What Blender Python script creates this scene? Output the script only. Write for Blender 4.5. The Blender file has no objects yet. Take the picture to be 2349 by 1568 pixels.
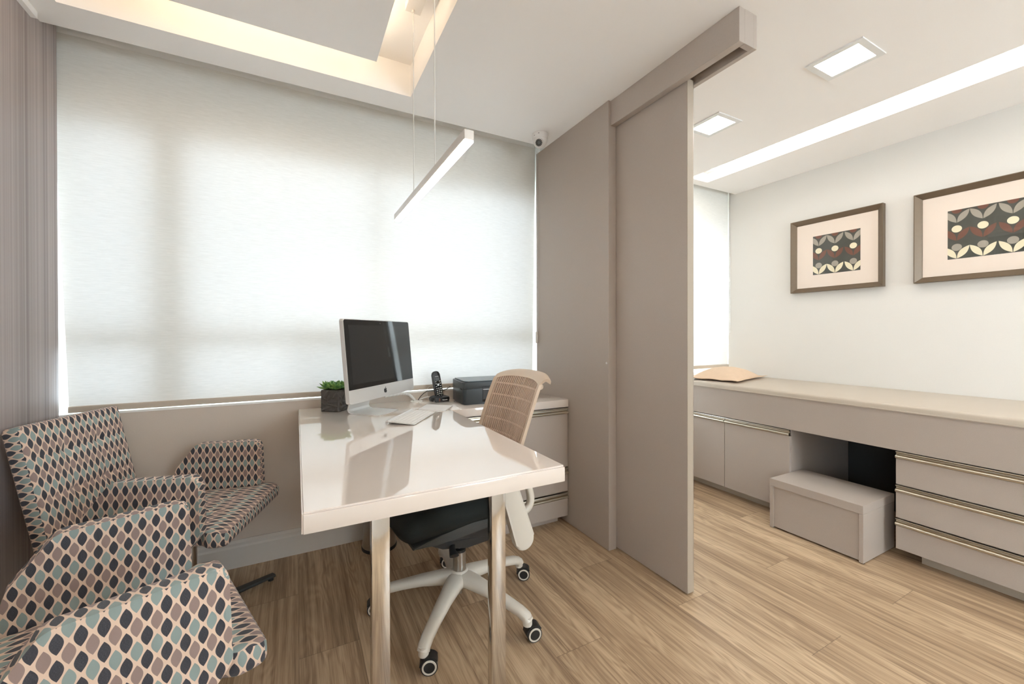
import bpy, bmesh, math, random
from mathutils import Vector, Matrix
R = math.radians
random.seed(7)
S = bpy.context.scene
COL = S.collection
# ------------------------------------------------------------------ camera
cam_d = bpy.data.cameras.new('camera')
cam = bpy.data.objects.new('camera', cam_d); COL.objects.link(cam); S.camera = cam
FPX, YAW, PIT, ROLL, CY, EYE = 938.9, .4852, -.004, -.0021, 768.85, 1.15
cam_d.sensor_fit = 'HORIZONTAL'; cam_d.sensor_width = 36
cam_d.lens = 36 * FPX / 2349
cam_d.shift_y = -(784 - CY) / 2349
cam_d.clip_start = .02
_F = Vector((math.sin(YAW) * math.cos(PIT), math.cos(YAW) * math.cos(PIT), math.sin(PIT)))
_R = Vector((math.cos(YAW), -math.sin(YAW), 0)); _U = _R.cross(_F)
_R2 = _R * math.cos(ROLL) + _U * math.sin(ROLL); _U2 = -_R * math.sin(ROLL) + _U * math.cos(ROLL)
cam.matrix_world = Matrix(((_R2.x, _U2.x, -_F.x, 0), (_R2.y, _U2.y, -_F.y, 0), (_R2.z, _U2.z, -_F.z, EYE), (0, 0, 0, 1)))
# ------------------------------------------------------------------ world and exposure
W = bpy.data.worlds.new('daylight'); S.world = W; W.use_nodes = True
bg = W.node_tree.nodes['Background']
bg.inputs[0].default_value = (.78, .91, 1.0, 1)
bg.inputs[1].default_value = 2.6
S.view_settings.view_transform = 'Standard'; S.view_settings.look = 'None'
S.view_settings.gamma = 1; S.view_settings.use_curve_mapping = False
S.view_settings.exposure = 2.50
S.cycles.max_bounces = 12; S.cycles.diffuse_bounces = 8; S.cycles.glossy_bounces = 6
S.cycles.transparent_max_bounces = 12; S.cycles.sample_clamp_indirect = 6
# lamp powers (radiance of the emitting surfaces)
COVE_E, SLOT_E, PANEL_E, PEND_E, BACK_FILL_E = 2.1, .95, 5.5, 5.5, 12.0
WARM = (1.0, .80, .56); WARM2 = (1.0, .955, .90)
H = 2.378                     # ceiling height

# ------------------------------------------------------------------ node helpers
class NT:
    def __init__(s, name):
        s.m = bpy.data.materials.new(name); s.m.use_nodes = True
        s.t = s.m.node_tree; s.b = s.t.nodes['Principled BSDF']; s.out = s.t.nodes['Material Output']
    def n(s, typ, **kw):
        x = s.t.nodes.new(typ)
        for k, v in kw.items(): setattr(x, k, v)
        return x
    def l(s, a, b): s.t.links.new(a, b)
    def put(s, sock, v):
        if isinstance(v, (int, float, tuple)): sock.default_value = v
        else: s.l(v, sock)
    def math(s, op, a, b=None, c=None):
        x = s.n('ShaderNodeMath', operation=op); s.put(x.inputs[0], a)
        if b is not None: s.put(x.inputs[1], b)
        if c is not None: s.put(x.inputs[2], c)
        return x.outputs[0]
    def mix(s, f, a, b):
        x = s.n('ShaderNodeMix', data_type='RGBA'); s.put(x.inputs[0], f)
        s.put(x.inputs[6], a if not isinstance(a, tuple) else (*a[:3], 1)); s.put(x.inputs[7], b if not isinstance(b, tuple) else (*b[:3], 1))
        return x.outputs[2]
    def noise(s, vec, scale, detail=3, rough=.55, dims='3D'):
        x = s.n('ShaderNodeTexNoise', noise_dimensions=dims); s.put(x.inputs['Vector'], vec)
        x.inputs['Scale'].default_value = scale; x.inputs['Detail'].default_value = detail; x.inputs['Roughness'].default_value = rough
        return x.outputs['Fac']
    def xyz(s, x=0, y=0, z=0):
        c = s.n('ShaderNodeCombineXYZ'); s.put(c.inputs[0], x); s.put(c.inputs[1], y); s.put(c.inputs[2], z); return c.outputs[0]
    def sep(s, v):
        c = s.n('ShaderNodeSeparateXYZ'); s.l(v, c.inputs[0]); return c.outputs
    def bump(s, h, strength=.3, dist=.002):
        b = s.n('ShaderNodeBump'); b.inputs['Strength'].default_value = strength; b.inputs['Distance'].default_value = dist
        s.l(h, b.inputs['Height']); s.l(b.outputs[0], s.b.inputs['Normal'])
    def obj(s): return s.n('ShaderNodeTexCoord').outputs['Object']
    def gen(s): return s.n('ShaderNodeNewGeometry').outputs['Position']
    def smooth(s, v, lo, hi):
        x = s.n('ShaderNodeMapRange', interpolation_type='SMOOTHSTEP'); s.put(x.inputs[0], v)
        x.inputs[1].default_value = lo; x.inputs[2].default_value = hi; return x.outputs[0]

def mat(name, col, rough=.5, metal=0, noise=0, nscale=40, bump=0, coat=0, spec=.5, stretch=(1, 1, 1)):
    N = NT(name); b = N.b
    b.inputs['Base Color'].default_value = (*col, 1); b.inputs['Roughness'].default_value = rough
    b.inputs['Metallic'].default_value = metal; b.inputs['Specular IOR Level'].default_value = spec
    b.inputs['Coat Weight'].default_value = coat; b.inputs['Coat Roughness'].default_value = .03
    if noise or bump:
        v = N.n('ShaderNodeVectorMath', operation='MULTIPLY'); N.l(N.obj(), v.inputs[0]); v.inputs[1].default_value = stretch
        f = N.noise(v.outputs[0], nscale, 4)
        if noise:
            c0 = tuple(c * (1 - noise) for c in col); c1 = tuple(min(1, c * (1 + noise)) for c in col)
            N.l(N.mix(f, c0, c1), b.inputs['Base Color'])
        if bump: N.bump(f, bump)
    return N.m
def emit(name, col, e):
    N = NT(name); N.b.inputs['Base Color'].default_value = (.9, .9, .9, 1)
    N.b.inputs['Emission Color'].default_value = (*col, 1); N.b.inputs['Emission Strength'].default_value = e
    return N.m

M = {}
M['ceiling'] = mat('ceiling_paint', (.90, .88, .86), .7, noise=.01, nscale=3, bump=.04)
M['wall_white'] = mat('wall_paint_cream', (.70, .675, .635), .6, noise=.02, nscale=150, bump=.12)
M['wall_taupe'] = mat('wall_paint_taupe', (.58, .505, .435), .6, noise=.03, nscale=200, bump=.1)
M['laminate'] = mat('taupe_laminate', (.43, .37, .322), .42, noise=.06, nscale=260, bump=.05, spec=.4)
M['laminate_dark'] = mat('taupe_laminate_edge', (.40, .34, .27), .45, noise=.05, nscale=260)
M['skirt'] = mat('white_skirting', (.62, .58, .53), .45, noise=.02)
M['white_gloss'] = mat('white_gloss_lacquer', (.80, .72, .655), .03, noise=.01, nscale=2, spec=.8, coat=1); M['white_gloss'].node_tree.nodes['Principled BSDF'].inputs['Coat IOR'].default_value = 1.5; M['white_gloss'].node_tree.nodes['Principled BSDF'].inputs['Coat Roughness'].default_value = .012
M['white_frame'] = mat('white_window_aluminium', (.78, .79, .78), .4, noise=.02)
M['sill'] = mat('white_sill', (.82, .82, .80), .35, noise=.02)
M['chrome'] = mat('polished_steel', (.72, .70, .67), .10, 1, noise=.06, nscale=14)
M['steel'] = mat('brushed_steel', (.50, .48, .45), .28, 1, noise=.1, nscale=60, stretch=(1, 1, 12))
M['handle'] = mat('satin_champagne_aluminium', (.60, .56, .47), .30, 1, noise=.05, nscale=80)
M['alu'] = mat('anodised_aluminium', (.78, .77, .75), .36, .45, noise=.02, nscale=400)
M['black_gloss'] = mat('black_glass', (.012, .013, .014), .04, spec=.6, noise=.02, nscale=1)
M['screen_dark'] = mat('dark_display', (.024, .025, .026), .05, spec=.6, noise=.1, nscale=900)
M['black'] = mat('black_plastic', (.018, .019, .020), .38, noise=.1, nscale=300, bump=.05)
M['printer'] = mat('charcoal_printer_plastic', (.030, .036, .039), .36, noise=.15, nscale=900, bump=.1)
M['printer_lid'] = mat('printer_lid_plastic', (.055, .075, .085), .24, noise=.08, nscale=400)
M['black_fabric'] = mat('black_mesh_fabric', (.006, .010, .0095), .85, noise=.3, nscale=700, bump=.4)
M['shell'] = mat('dark_grey_plastic', (.035, .036, .034), .5, noise=.1, nscale=200)
M['white_plastic'] = mat('off_white_plastic', (.66, .62, .55), .32, noise=.03, nscale=20)
M['beige_plastic'] = mat('beige_plastic', (.57, .45, .34), .42, noise=.03, nscale=100)
M['beige_slat'] = mat('beige_slat_plastic', (.47, .35, .265), .5, noise=.04, nscale=100)
M['beige_light'] = mat('beige_light_plastic', (.74, .61, .50), .45, noise=.04, nscale=100)
M['key'] = mat('white_keys', (.80, .78, .76), .45, noise=.02)
M['grey_key'] = mat('pale_rubber_keys', (.62, .62, .58), .5, noise=.02)
M['lcd'] = mat('grey_lcd', (.10, .11, .11), .2, noise=.05)
M['print_white'] = mat('pale_lettering', (.72, .72, .70), .5, noise=.01)
M['print_dark'] = mat('dark_lettering', (.03, .03, .03), .5, noise=.01)
M['cable_white'] = mat('white_cable', (.74, .73, .70), .45, noise=.02)
M['cable_black'] = mat('black_cable', (.02, .02, .02), .45, noise=.02)
M['vinyl'] = mat('beige_vinyl', (.50, .432, .355), .38, noise=.04, nscale=5, bump=.08)
M['pillow'] = mat('peach_beige_cotton', (.66, .49, .35), .85, noise=.06, nscale=30, bump=.3)
M['frame'] = mat('bronze_picture_frame', (.15, .108, .070), .36, .35, noise=.08, nscale=60)
M['mat_board'] = mat('blush_mat_board', (.80, .69, .60), .8, noise=.01, nscale=200)
M['art_bg'] = mat('print_charcoal', (.060, .063, .052), .6, noise=.05)
M['art_cream'] = mat('print_cream', (.80, .72, .52), .6, noise=.03)
M['art_grey'] = mat('print_warm_grey', (.36, .32, .265), .6, noise=.03)
M['art_brown'] = mat('print_russet', (.17, .065, .04), .6, noise=.03)
M['dome'] = mat('camera_white_plastic', (.74, .71, .68), .3, noise=.01)
M['soil'] = mat('potting_soil', (.16, .09, .06), .9, noise=.4, nscale=90, bump=.6)
M['green_led'] = mat('green_button', (.05, .22, .08), .4, noise=.02)
M['shadow_gap'] = mat('dark_gap', (.02, .018, .015), .8, noise=.02)
M['cove_strip'] = emit('cove_light_strip', WARM, COVE_E)
M['slot_strip'] = emit('slot_light_diffuser', (1, .95, .87), SLOT_E)
M['panel_light'] = emit('panel_diffuser', WARM2, PANEL_E)
M['back_fill_light'] = emit('rear_fill_diffuser', WARM2, BACK_FILL_E)
M['pend_light'] = emit('pendant_diffuser', (1, .92, .84), PEND_E)

# clear glass that lets daylight through (same for every ray)
def glass(name, gloss=.06):
    N = NT(name); t = N.n('ShaderNodeBsdfTransparent'); g = N.n('ShaderNodeBsdfGlossy'); g.inputs['Roughness'].default_value = .01
    mx = N.n('ShaderNodeMixShader'); lw = N.n('ShaderNodeLayerWeight')
    nz = N.noise(N.obj(), 3); fr = N.math('ADD', .022, N.math('MULTIPLY', N.math('POWER', lw.outputs['Facing'], 5), .9))
    N.l(N.math('ADD', fr, N.math('MULTIPLY', nz, .002)), mx.inputs[0])
    N.l(t.outputs[0], mx.inputs[1]); N.l(g.outputs[0], mx.inputs[2]); N.l(mx.outputs[0], N.out.inputs[0]); return N.m
M['glass'] = glass('clear_glass')

# translucent woven blind
def blind_mat():
    N = NT('woven_blind_fabric'); o = N.sep(N.gen())
    v = N.xyz(N.math('MULTIPLY', o[0], 14), 0, N.math('MULTIPLY', o[2], 260))
    f = N.noise(v, 1.0, 4, .6)
    v2 = N.xyz(N.math('MULTIPLY', o[0], 40), 0, N.math('MULTIPLY', o[2], 700)); f2 = N.noise(v2, 1, 2)
    k = N.math('ADD', N.math('MULTIPLY', f, .65), N.math('MULTIPLY', f2, .35))
    col = N.mix(N.smooth(k, .35, .65), (.72, .705, .66), (.79, .775, .735))
    tcol = N.mix(N.smooth(k, .35, .65), (.665, .685, .69), (.745, .765, .765))
    d = N.n('ShaderNodeBsdfDiffuse'); t = N.n('ShaderNodeBsdfTranslucent'); N.l(col, d.inputs[0]); N.l(tcol, t.inputs[0])
    mx = N.n('ShaderNodeMixShader'); mx.inputs[0].default_value = .058
    N.l(d.outputs[0], mx.inputs[1]); N.l(t.outputs[0], mx.inputs[2]); N.l(mx.outputs[0], N.out.inputs[0]); return N.m
M['blind'] = blind_mat()

def wallpaper_mat():
    N = NT('striped_wallpaper'); o = N.sep(N.gen())
    f = N.noise(N.xyz(0, N.math('MULTIPLY', o[1], 60), 0), 1, 5, .75)
    g = N.noise(N.xyz(0, N.math('MULTIPLY', o[1], 9), 0), 1, 2)
    k = N.math('ADD', N.math('MULTIPLY', f, .75), N.math('MULTIPLY', g, .25))
    col = N.mix(N.smooth(k, .36, .64), (.21, .172, .162), (.51, .445, .43))
    dots = N.math('MULTIPLY', N.math('ABSOLUTE', N.math('SINE', N.math('MULTIPLY', o[2], 700))), N.smooth(f, .45, .6))
    col = N.mix(N.math('MULTIPLY', dots, .25), col, (.10, .09, .09))
    N.l(col, N.b.inputs['Base Color']); N.b.inputs['Roughness'].default_value = .42
    N.bump(N.math('ADD', f, N.math('MULTIPLY', dots, .3)), .25, .001); return N.m
M['wallpaper'] = wallpaper_mat()

def floor_mat():
    N = NT('oak_plank_floor'); o = N.sep(N.gen())
    u = N.math('DIVIDE', N.math('SUBTRACT', o[0], 1.22), .2025); i = N.math('FLOOR', u); fu = N.math('SUBTRACT', u, i)
    v = N.math('DIVIDE', N.math('ADD', N.math('SUBTRACT', o[1], 1.61), N.math('MULTIPLY', i, .41)), 1.22)
    j = N.math('FLOOR', v); fv = N.math('SUBTRACT', v, j)
    wn = N.n('ShaderNodeTexWhiteNoise', noise_dimensions='2D'); N.l(N.xyz(i, j, 0), wn.inputs['Vector']); r = wn.outputs['Value']
    rz = N.math('MULTIPLY', r, 37.0)
    # cathedral contours
    n1 = N.noise(N.xyz(N.math('MULTIPLY', o[0], 9), N.math('MULTIPLY', o[1], 1.5), rz), 1, 2.5, .5)
    ring = N.math('SINE', N.math('MULTIPLY', n1, 95)); ring = N.math('MULTIPLY', N.math('ADD', ring, 1), .5)
    streak = N.noise(N.xyz(N.math('MULTIPLY', o[0], 60), N.math('MULTIPLY', o[1], 1.1), rz), 1, 4, .62)
    fibre = N.noise(N.xyz(N.math('MULTIPLY', o[0], 420), N.math('MULTIPLY', o[1], 6), rz), 1, 3, .6)
    wide = N.noise(N.xyz(N.math('MULTIPLY', o[0], 7), N.math('MULTIPLY', o[1], .9), rz), 1, 2)
    ringmask = N.smooth(wide, .42, .62)
    k = N.math('ADD', N.math('MULTIPLY', streak, .54), N.math('MULTIPLY', fibre, .38))
    k = N.math('ADD', k, N.math('MULTIPLY', N.math('MULTIPLY', ring, ringmask), .10))
    k = N.math('ADD', k, N.math('MULTIPLY', N.math('SUBTRACT', r, .5), .06))
    k = N.math('ADD', k, N.math('MULTIPLY', N.math('SUBTRACT', wide, .5), .22))
    ramp = N.n('ShaderNodeValToRGB'); N.l(k, ramp.inputs[0]); e = ramp.color_ramp.elements
    e[0].position = .33; e[0].color = (.21, .134, .078, 1); e[1].position = .66; e[1].color = (.60, .44, .29, 1)
    a = ramp.color_ramp.elements.new(.44); a.color = (.365, .248, .152, 1)
    a = ramp.color_ramp.elements.new(.54); a.color = (.50, .362, .228, 1)
    du = N.math('MINIMUM', fu, N.math('SUBTRACT', 1, fu)); dv = N.math('MINIMUM', fv, N.math('SUBTRACT', 1, fv))
    g = N.math('MAXIMUM', N.math('SUBTRACT', 1, N.smooth(du, .001, .006)), N.math('SUBTRACT', 1, N.smooth(dv, .0004, .0014)))
    col = N.mix(N.math('MULTIPLY', g, .55), ramp.outputs[0], (.09, .06, .04))
    N.l(col, N.b.inputs['Base Color']); N.b.inputs['Roughness'].default_value = .40
    N.l(N.math('ADD', .36, N.math('MULTIPLY', streak, .16)), N.b.inputs['Roughness'])
    N.bump(N.math('SUBTRACT', N.math('MULTIPLY', fibre, .5), g), .15, .0015); return N.m
M['floor'] = floor_mat()

def leaf_fabric():
    N = NT('pointed_oval_upholstery'); tc = N.n('ShaderNodeUVMap'); o = N.sep(tc.outputs[0])
    P_, Q_ = .0288, .0455     # pitch along u, pitch of navy rows along v
    def layer(du, dv):
        u = N.math('DIVIDE', N.math('ADD', o[0], du), P_); v = N.math('DIVIDE', N.math('ADD', o[1], dv), Q_)
        iv = N.math('FLOOR', v); iu = N.math('FLOOR', u)
        x = N.math('ABSOLUTE', N.math('MULTIPLY', N.math('SUBTRACT', N.math('SUBTRACT', u, iu), .5), P_))
        y = N.math('ABSOLUTE', N.math('MULTIPLY', N.math('SUBTRACT', N.math('SUBTRACT', v, iv), .5), Q_))
        q = N.math('DIVIDE', y, .0190); w = N.math('MULTIPLY', N.math('SUBTRACT', 1, N.math('POWER', q, 1.85)), .0088)
        return N.smooth(N.math('SUBTRACT', w, x), -.0003, .0004), iv, iu
    a, _, _ = layer(0, 0); b, iv, _ = layer(P_ / 2, Q_ / 2)
    par = N.math('ABSOLUTE', N.math('MODULO', iv, 2)); par = N.math('GREATER_THAN', par, .5)
    wv = N.noise(N.xyz(N.math('MULTIPLY', o[0], 500), N.math('MULTIPLY', o[1], 2500)), 1, 2)
    wu = N.noise(N.xyz(N.math('MULTIPLY', o[0], 2500), N.math('MULTIPLY', o[1], 300)), 1, 2)
    weave = N.math('ADD', N.math('MULTIPLY', wv, .6), N.math('MULTIPLY', wu, .4))
    c2 = N.mix(par, (.27, .345, .335), (.31, .225, .205))
    base = N.mix(weave, (.72, .54, .42), (.85, .66, .53))
    col = N.mix(b, base, c2); navy = N.mix(N.smooth(wv, .35, .7), (.022, .024, .036), (.055, .060, .080))
    col = N.mix(a, col, navy); col = N.mix(N.math('MULTIPLY', N.smooth(wv, .4, .75), .10), col, (.45, .42, .40))
    N.l(col, N.b.inputs['Base Color']); N.b.inputs['Roughness'].default_value = .75
    N.b.inputs['Sheen Weight'].default_value = .15
    N.bump(weave, .35, .0008); return N.m
M['leaf'] = leaf_fabric()

def pot_mat():
    N = NT('dark_stone_pot'); f = N.noise(N.obj(), 60, 4)
    N.l(N.mix(f, (.055, .048, .043), (.10, .088, .08)), N.b.inputs['Base Color']); N.b.inputs['Roughness'].default_value = .42; return N.m
M['pot'] = pot_mat()
def succ_mat():
    N = NT('succulent_green'); f = N.noise(N.obj(), 45, 3)
    N.l(N.mix(N.smooth(f, .35, .65), (.05, .19, .05), (.30, .52, .15)), N.b.inputs['Base Color']); N.b.inputs['Roughness'].default_value = .35; return N.m
M['succ'] = succ_mat()

# ------------------------------------------------------------------ object helpers
MW = {}        # world matrices of the things
def wm(o): return MW.get(o.name, Matrix.Identity(4))
def thing(name, label=None, cat=None, loc=(0, 0, 0), rz=0, group=None, kind=None):
    o = bpy.data.objects.new(name, None); COL.objects.link(o)
    o.location = loc; o.rotation_euler = (0, 0, rz); o.empty_display_size = .05
    MW[o.name] = Matrix.Translation(loc) @ Matrix.Rotation(rz, 4, 'Z')
    tag(o, label, cat, group, kind); return o
def tag(o, label=None, cat=None, group=None, kind=None):
    if label: o['label'] = label
    if cat: o['category'] = cat
    if group: o['group'] = group
    if kind: o['kind'] = kind
    return o
def link(name, bm, m, parent=None, smooth=False, local=False, label=None, kind=None, uv=None):
    """bm is in world space (or in the parent's space when local)"""
    if parent is not None and not local: bm.transform(wm(parent).inverted())
    bmesh.ops.recalc_face_normals(bm, faces=bm.faces)
    if uv: uv_box(bm, uv)
    me = bpy.data.meshes.new(name); bm.to_mesh(me); bm.free()
    for x in (m if isinstance(m, (list, tuple)) else [m]): me.materials.append(x)
    if smooth:
        me.shade_smooth(); me.set_sharp_from_angle(angle=R(smooth if smooth is not True else 40))
    o = bpy.data.objects.new(name, me); COL.objects.link(o)
    if parent is not None: o.parent = parent; MW[o.name] = wm(parent)
    if label: o['label'] = label
    if kind: o['kind'] = kind
    return o
def NB(): return bmesh.new()
def box(bm, a, b, bev=0, seg=2, mi=0, mx=None):
    x0, y0, z0 = a; x1, y1, z1 = b
    vs = [bm.verts.new(p) for p in ((x0, y0, z0), (x1, y0, z0), (x1, y1, z0), (x0, y1, z0), (x0, y0, z1), (x1, y0, z1), (x1, y1, z1), (x0, y1, z1))]
    fs = [bm.faces.new([vs[k] for k in q]) for q in ((0, 3, 2, 1), (4, 5, 6, 7), (0, 1, 5, 4), (1, 2, 6, 5), (2, 3, 7, 6), (3, 0, 4, 7))]
    for f in fs: f.material_index = mi
    if bev:
        es = set(e for f in fs for e in f.edges)
        r = bmesh.ops.bevel(bm, geom=list(es), offset=bev, segments=seg, profile=.5, affect='EDGES')
        allv = set(vs) | set(r['verts']); allv = [v for v in allv if v.is_valid]
        for f in r['faces']: f.material_index = mi
    else: allv = vs
    if mx is not None: bmesh.ops.transform(bm, matrix=mx, verts=[v for v in set(v for v in allv if v.is_valid)])
    return allv
def bx(name, a, b, m, parent=None, bev=.0, seg=2, **kw):
    bm = NB(); box(bm, a, b, bev, seg); return link(name, bm, m, parent, smooth=(35 if bev else False), **kw)
def prism(bm, pts, t0, t1, axis='y', bev=0, seg=2, mi=0):
    """extrude a 2-D outline; axis is the extrusion axis; outline in the other two (x,z)/(y,z)/(x,y)"""
    def P(p, t): return {'y': (p[0], t, p[1]), 'x': (t, p[0], p[1]), 'z': (p[0], p[1], t)}[axis]
    a = [bm.verts.new(P(p, t0)) for p in pts]; b = [bm.verts.new(P(p, t1)) for p in pts]
    n = len(pts); fa = bm.faces.new(a); fb = bm.faces.new(b[::-1]); sides = []
    for k in range(n): sides.append(bm.faces.new((a[k], b[k], b[(k + 1) % n], a[(k + 1) % n])))
    for f in [fa, fb] + sides: f.material_index = mi
    if bev:
        es = list(fa.edges) + list(fb.edges)
        bmesh.ops.bevel(bm, geom=es, offset=bev, segments=seg, profile=.5, affect='EDGES')
def round_poly(pts, rs, seg=6):
    out = []; n = len(pts)
    if not isinstance(rs, (list, tuple)): rs = [rs] * n
    for k in range(n):
        p = Vector(pts[k]); a = Vector(pts[k - 1]) - p; b = Vector(pts[(k + 1) % n]) - p; r = rs[k]
        if r <= 0: out.append(tuple(p)); continue
        la, lb = a.length, b.length; a.normalize(); b.normalize()
        ang = math.acos(max(-1, min(1, a.dot(b)))); d = min(r / math.tan(ang / 2), la * .48, lb * .48); rr = d * math.tan(ang / 2)
        c = p + (a + b).normalized() * (rr / math.sin(ang / 2))
        s = p + a * d - c; e = p + b * d - c
        a0 = math.atan2(s.y, s.x); a1 = math.atan2(e.y, e.x); da = (a1 - a0 + math.pi) % (2 * math.pi) - math.pi
        for i in range(seg + 1):
            t = a0 + da * i / seg; out.append((c.x + rr * math.cos(t), c.y + rr * math.sin(t)))
    return out
def cyl(bm, c, r, z0, z1, seg=24, r1=None, axis=(0, 0, 1), mi=0, cap=True):
    r1 = r if r1 is None else r1
    ax = Vector(axis).normalized(); q = Vector((0, 0, 1)).rotation_difference(ax).to_matrix()
    A = []; B = []
    for k in range(seg):
        t = 2 * math.pi * k / seg
        A.append(bm.verts.new(Vector(c) + q @ Vector((r * math.cos(t), r * math.sin(t), z0))))
        B.append(bm.verts.new(Vector(c) + q @ Vector((r1 * math.cos(t), r1 * math.sin(t), z1))))
    fs = [bm.faces.new((A[k], A[(k + 1) % seg], B[(k + 1) % seg], B[k])) for k in range(seg)]
    if cap: fs += [bm.faces.new(A[::-1]), bm.faces.new(B)]
    for f in fs: f.material_index = mi
def lathe(bm, c, prof, seg=32, axis=(0, 0, 1), mi=0):
    """prof: list of (r, h)"""
    ax = Vector(axis).normalized(); q = Vector((0, 0, 1)).rotation_difference(ax).to_matrix(); rings = []
    for r, h in prof:
        if r < 1e-6: rings.append([bm.verts.new(Vector(c) + q @ Vector((0, 0, h)))])
        else: rings.append([bm.verts.new(Vector(c) + q @ Vector((r * math.cos(2 * math.pi * k / seg), r * math.sin(2 * math.pi * k / seg), h))) for k in range(seg)])
    for a, b in zip(rings, rings[1:]):
        for k in range(seg):
            k2 = (k + 1) % seg
            if len(a) == 1 and len(b) == 1: continue
            if len(a) == 1: f = bm.faces.new((a[0], b[k], b[k2]))
            elif len(b) == 1: f = bm.faces.new((a[k], a[k2], b[0]))
            else: f = bm.faces.new((a[k], a[k2], b[k2], b[k]))
            f.material_index = mi
def loft(bm, pts, rad, seg=12, up=(0, 0, 1), cap=True, power=2.0, mi=0):
    """tube along pts; rad[i] = r or (half width sideways, half height along up)"""
    pts = [Vector(p) for p in pts]; n = len(pts); rings = []; up = Vector(up)
    for i, p in enumerate(pts):
        d = (pts[min(i + 1, n - 1)] - pts[max(i - 1, 0)]).normalized()
        s = d.cross(up)
        if s.length < 1e-4: s = d.cross(Vector((1, 0, 0)))
        s.normalize(); u = s.cross(d).normalized()
        r = rad[i] if isinstance(rad, (list, tuple)) else rad
        rw, rh = r if isinstance(r, (list, tuple)) else (r, r)
        ring = []
        for k in range(seg):
            t = 2 * math.pi * k / seg; c, sn = math.cos(t), math.sin(t)
            c = math.copysign(abs(c) ** (2 / power), c); sn = math.copysign(abs(sn) ** (2 / power), sn)
            ring.append(bm.verts.new(p + s * (rw * c) + u * (rh * sn)))
        rings.append(ring)
    for a, b in zip(rings, rings[1:]):
        for k in range(seg): bm.faces.new((a[k], a[(k + 1) % seg], b[(k + 1) % seg], b[k])).material_index = mi
    if cap: bm.faces.new(rings[0][::-1]).material_index = mi; bm.faces.new(rings[-1]).material_index = mi
def spline(pts, n=8):
    pts = [Vector(p) for p in pts]; out = []
    P = [pts[0] * 2 - pts[1]] + pts + [pts[-1] * 2 - pts[-2]]
    for i in range(1, len(P) - 2):
        for k in range(n):
            t = k / n; a, b, c, d = P[i - 1], P[i], P[i + 1], P[i + 2]
            out.append(.5 * ((2 * b) + (c - a) * t + (2 * a - 5 * b + 4 * c - d) * t * t + (3 * b - a - 3 * c + d) * t ** 3))
    out.append(pts[-1]); return out
def uv_box(bm, rule):
    """rule(normal) -> (iu, iv) coordinate axes for u and v"""
    L = bm.loops.layers.uv.verify()
    for f in bm.faces:
        f.normal_update(); iu, iv = rule(f.normal)
        for l in f.loops: l[L].uv = (l.vert.co[iu] + 10, l.vert.co[iv] + 10)
def grid_plate(bm, xs, ys, z, holes):
    """horizontal plate split at xs, ys with rectangular holes"""
    V = {}
    def v(x, y):
        if (x, y) not in V: V[(x, y)] = bm.verts.new((x, y, z))
        return V[(x, y)]
    for i in range(len(xs) - 1):
        for j in range(len(ys) - 1):
            cx, cy = (xs[i] + xs[i + 1]) / 2, (ys[j] + ys[j + 1]) / 2
            if any(a < cx < b and c < cy < d for a, b, c, d in holes): continue
            bm.faces.new((v(xs[i], ys[j]), v(xs[i], ys[j + 1]), v(xs[i + 1], ys[j + 1]), v(xs[i + 1], ys[j])))

# ================================================================== THE ROOM
XL, XR, XP, YW, YB, XFL = -.885, 3.44, 1.459, 2.43, -2.6, -3.0
bm = NB(); box(bm, (XFL - .2, YB - .1, -.06), (XR + .2, 2.60, 0)); link('floor', bm, M['floor'], kind='structure')
COVE = (-.78, .53, -.9, 2.125); SLOT = (2.754, 2.968, -.6, 2.21)
L1 = (2.083, 2.287, .828, 1.040); L2 = (2.079, 2.279, 1.476, 1.690)
hs = [COVE, SLOT]
xs = sorted({XFL - .15, XR + .15} | {h[k] for h in hs for k in (0, 1)}); ys = sorted({YB - .1, 2.287} | {h[k] for h in hs for k in (2, 3)})
bm = NB(); grid_plate(bm, xs, ys, H, hs)
def well(bm, h, z0, z1, top=True):
    a, b, c, d = h; lo = [bm.verts.new(p) for p in ((a, c, z0), (b, c, z0), (b, d, z0), (a, d, z0))]; hi = [bm.verts.new((v.co.x, v.co.y, z1)) for v in lo]
    for k in range(4): bm.faces.new((lo[k], lo[(k + 1) % 4], hi[(k + 1) % 4], hi[k]))
    if top: bm.faces.new(hi)
well(bm, COVE, H, 2.54); well(bm, SLOT, H, 2.45)
# edge of the dropped ceiling and the blind pocket behind it
a = [bm.verts.new(p) for p in ((XL - .15, 2.287, H), (XR + .15, 2.287, H), (XR + .15, 2.287, 2.52), (XL - .15, 2.287, 2.52), (XL - .15, 2.6, 2.52), (XR + .15, 2.6, 2.52))]
bm.faces.new((a[0], a[1], a[2], a[3])); bm.faces.new((a[3], a[2], a[5], a[4]))
link('ceiling', bm, M['ceiling'], kind='structure')
# floating centre panel of the cove
bm = NB(); box(bm, (-.58, -.70, H), (.326, 1.924, H + .05), .001, 1); link('trim_1', bm, M['ceiling'], kind='structure')
for nm, a, b in (('left', (XL - .12, -.35, 0), (XL, 2.412, 2.52)),):
    bx('wall_' + nm, a, b, M['wallpaper'], kind='structure')
bx('trim_2', (XL, -.35, 2.352), (XL + .018, 2.225, H), M['ceiling'], kind='structure')
bx('wall_right', (XR, YB, 0), (XR + .12, 2.40, 2.52), M['wall_white'], kind='structure')
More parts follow.
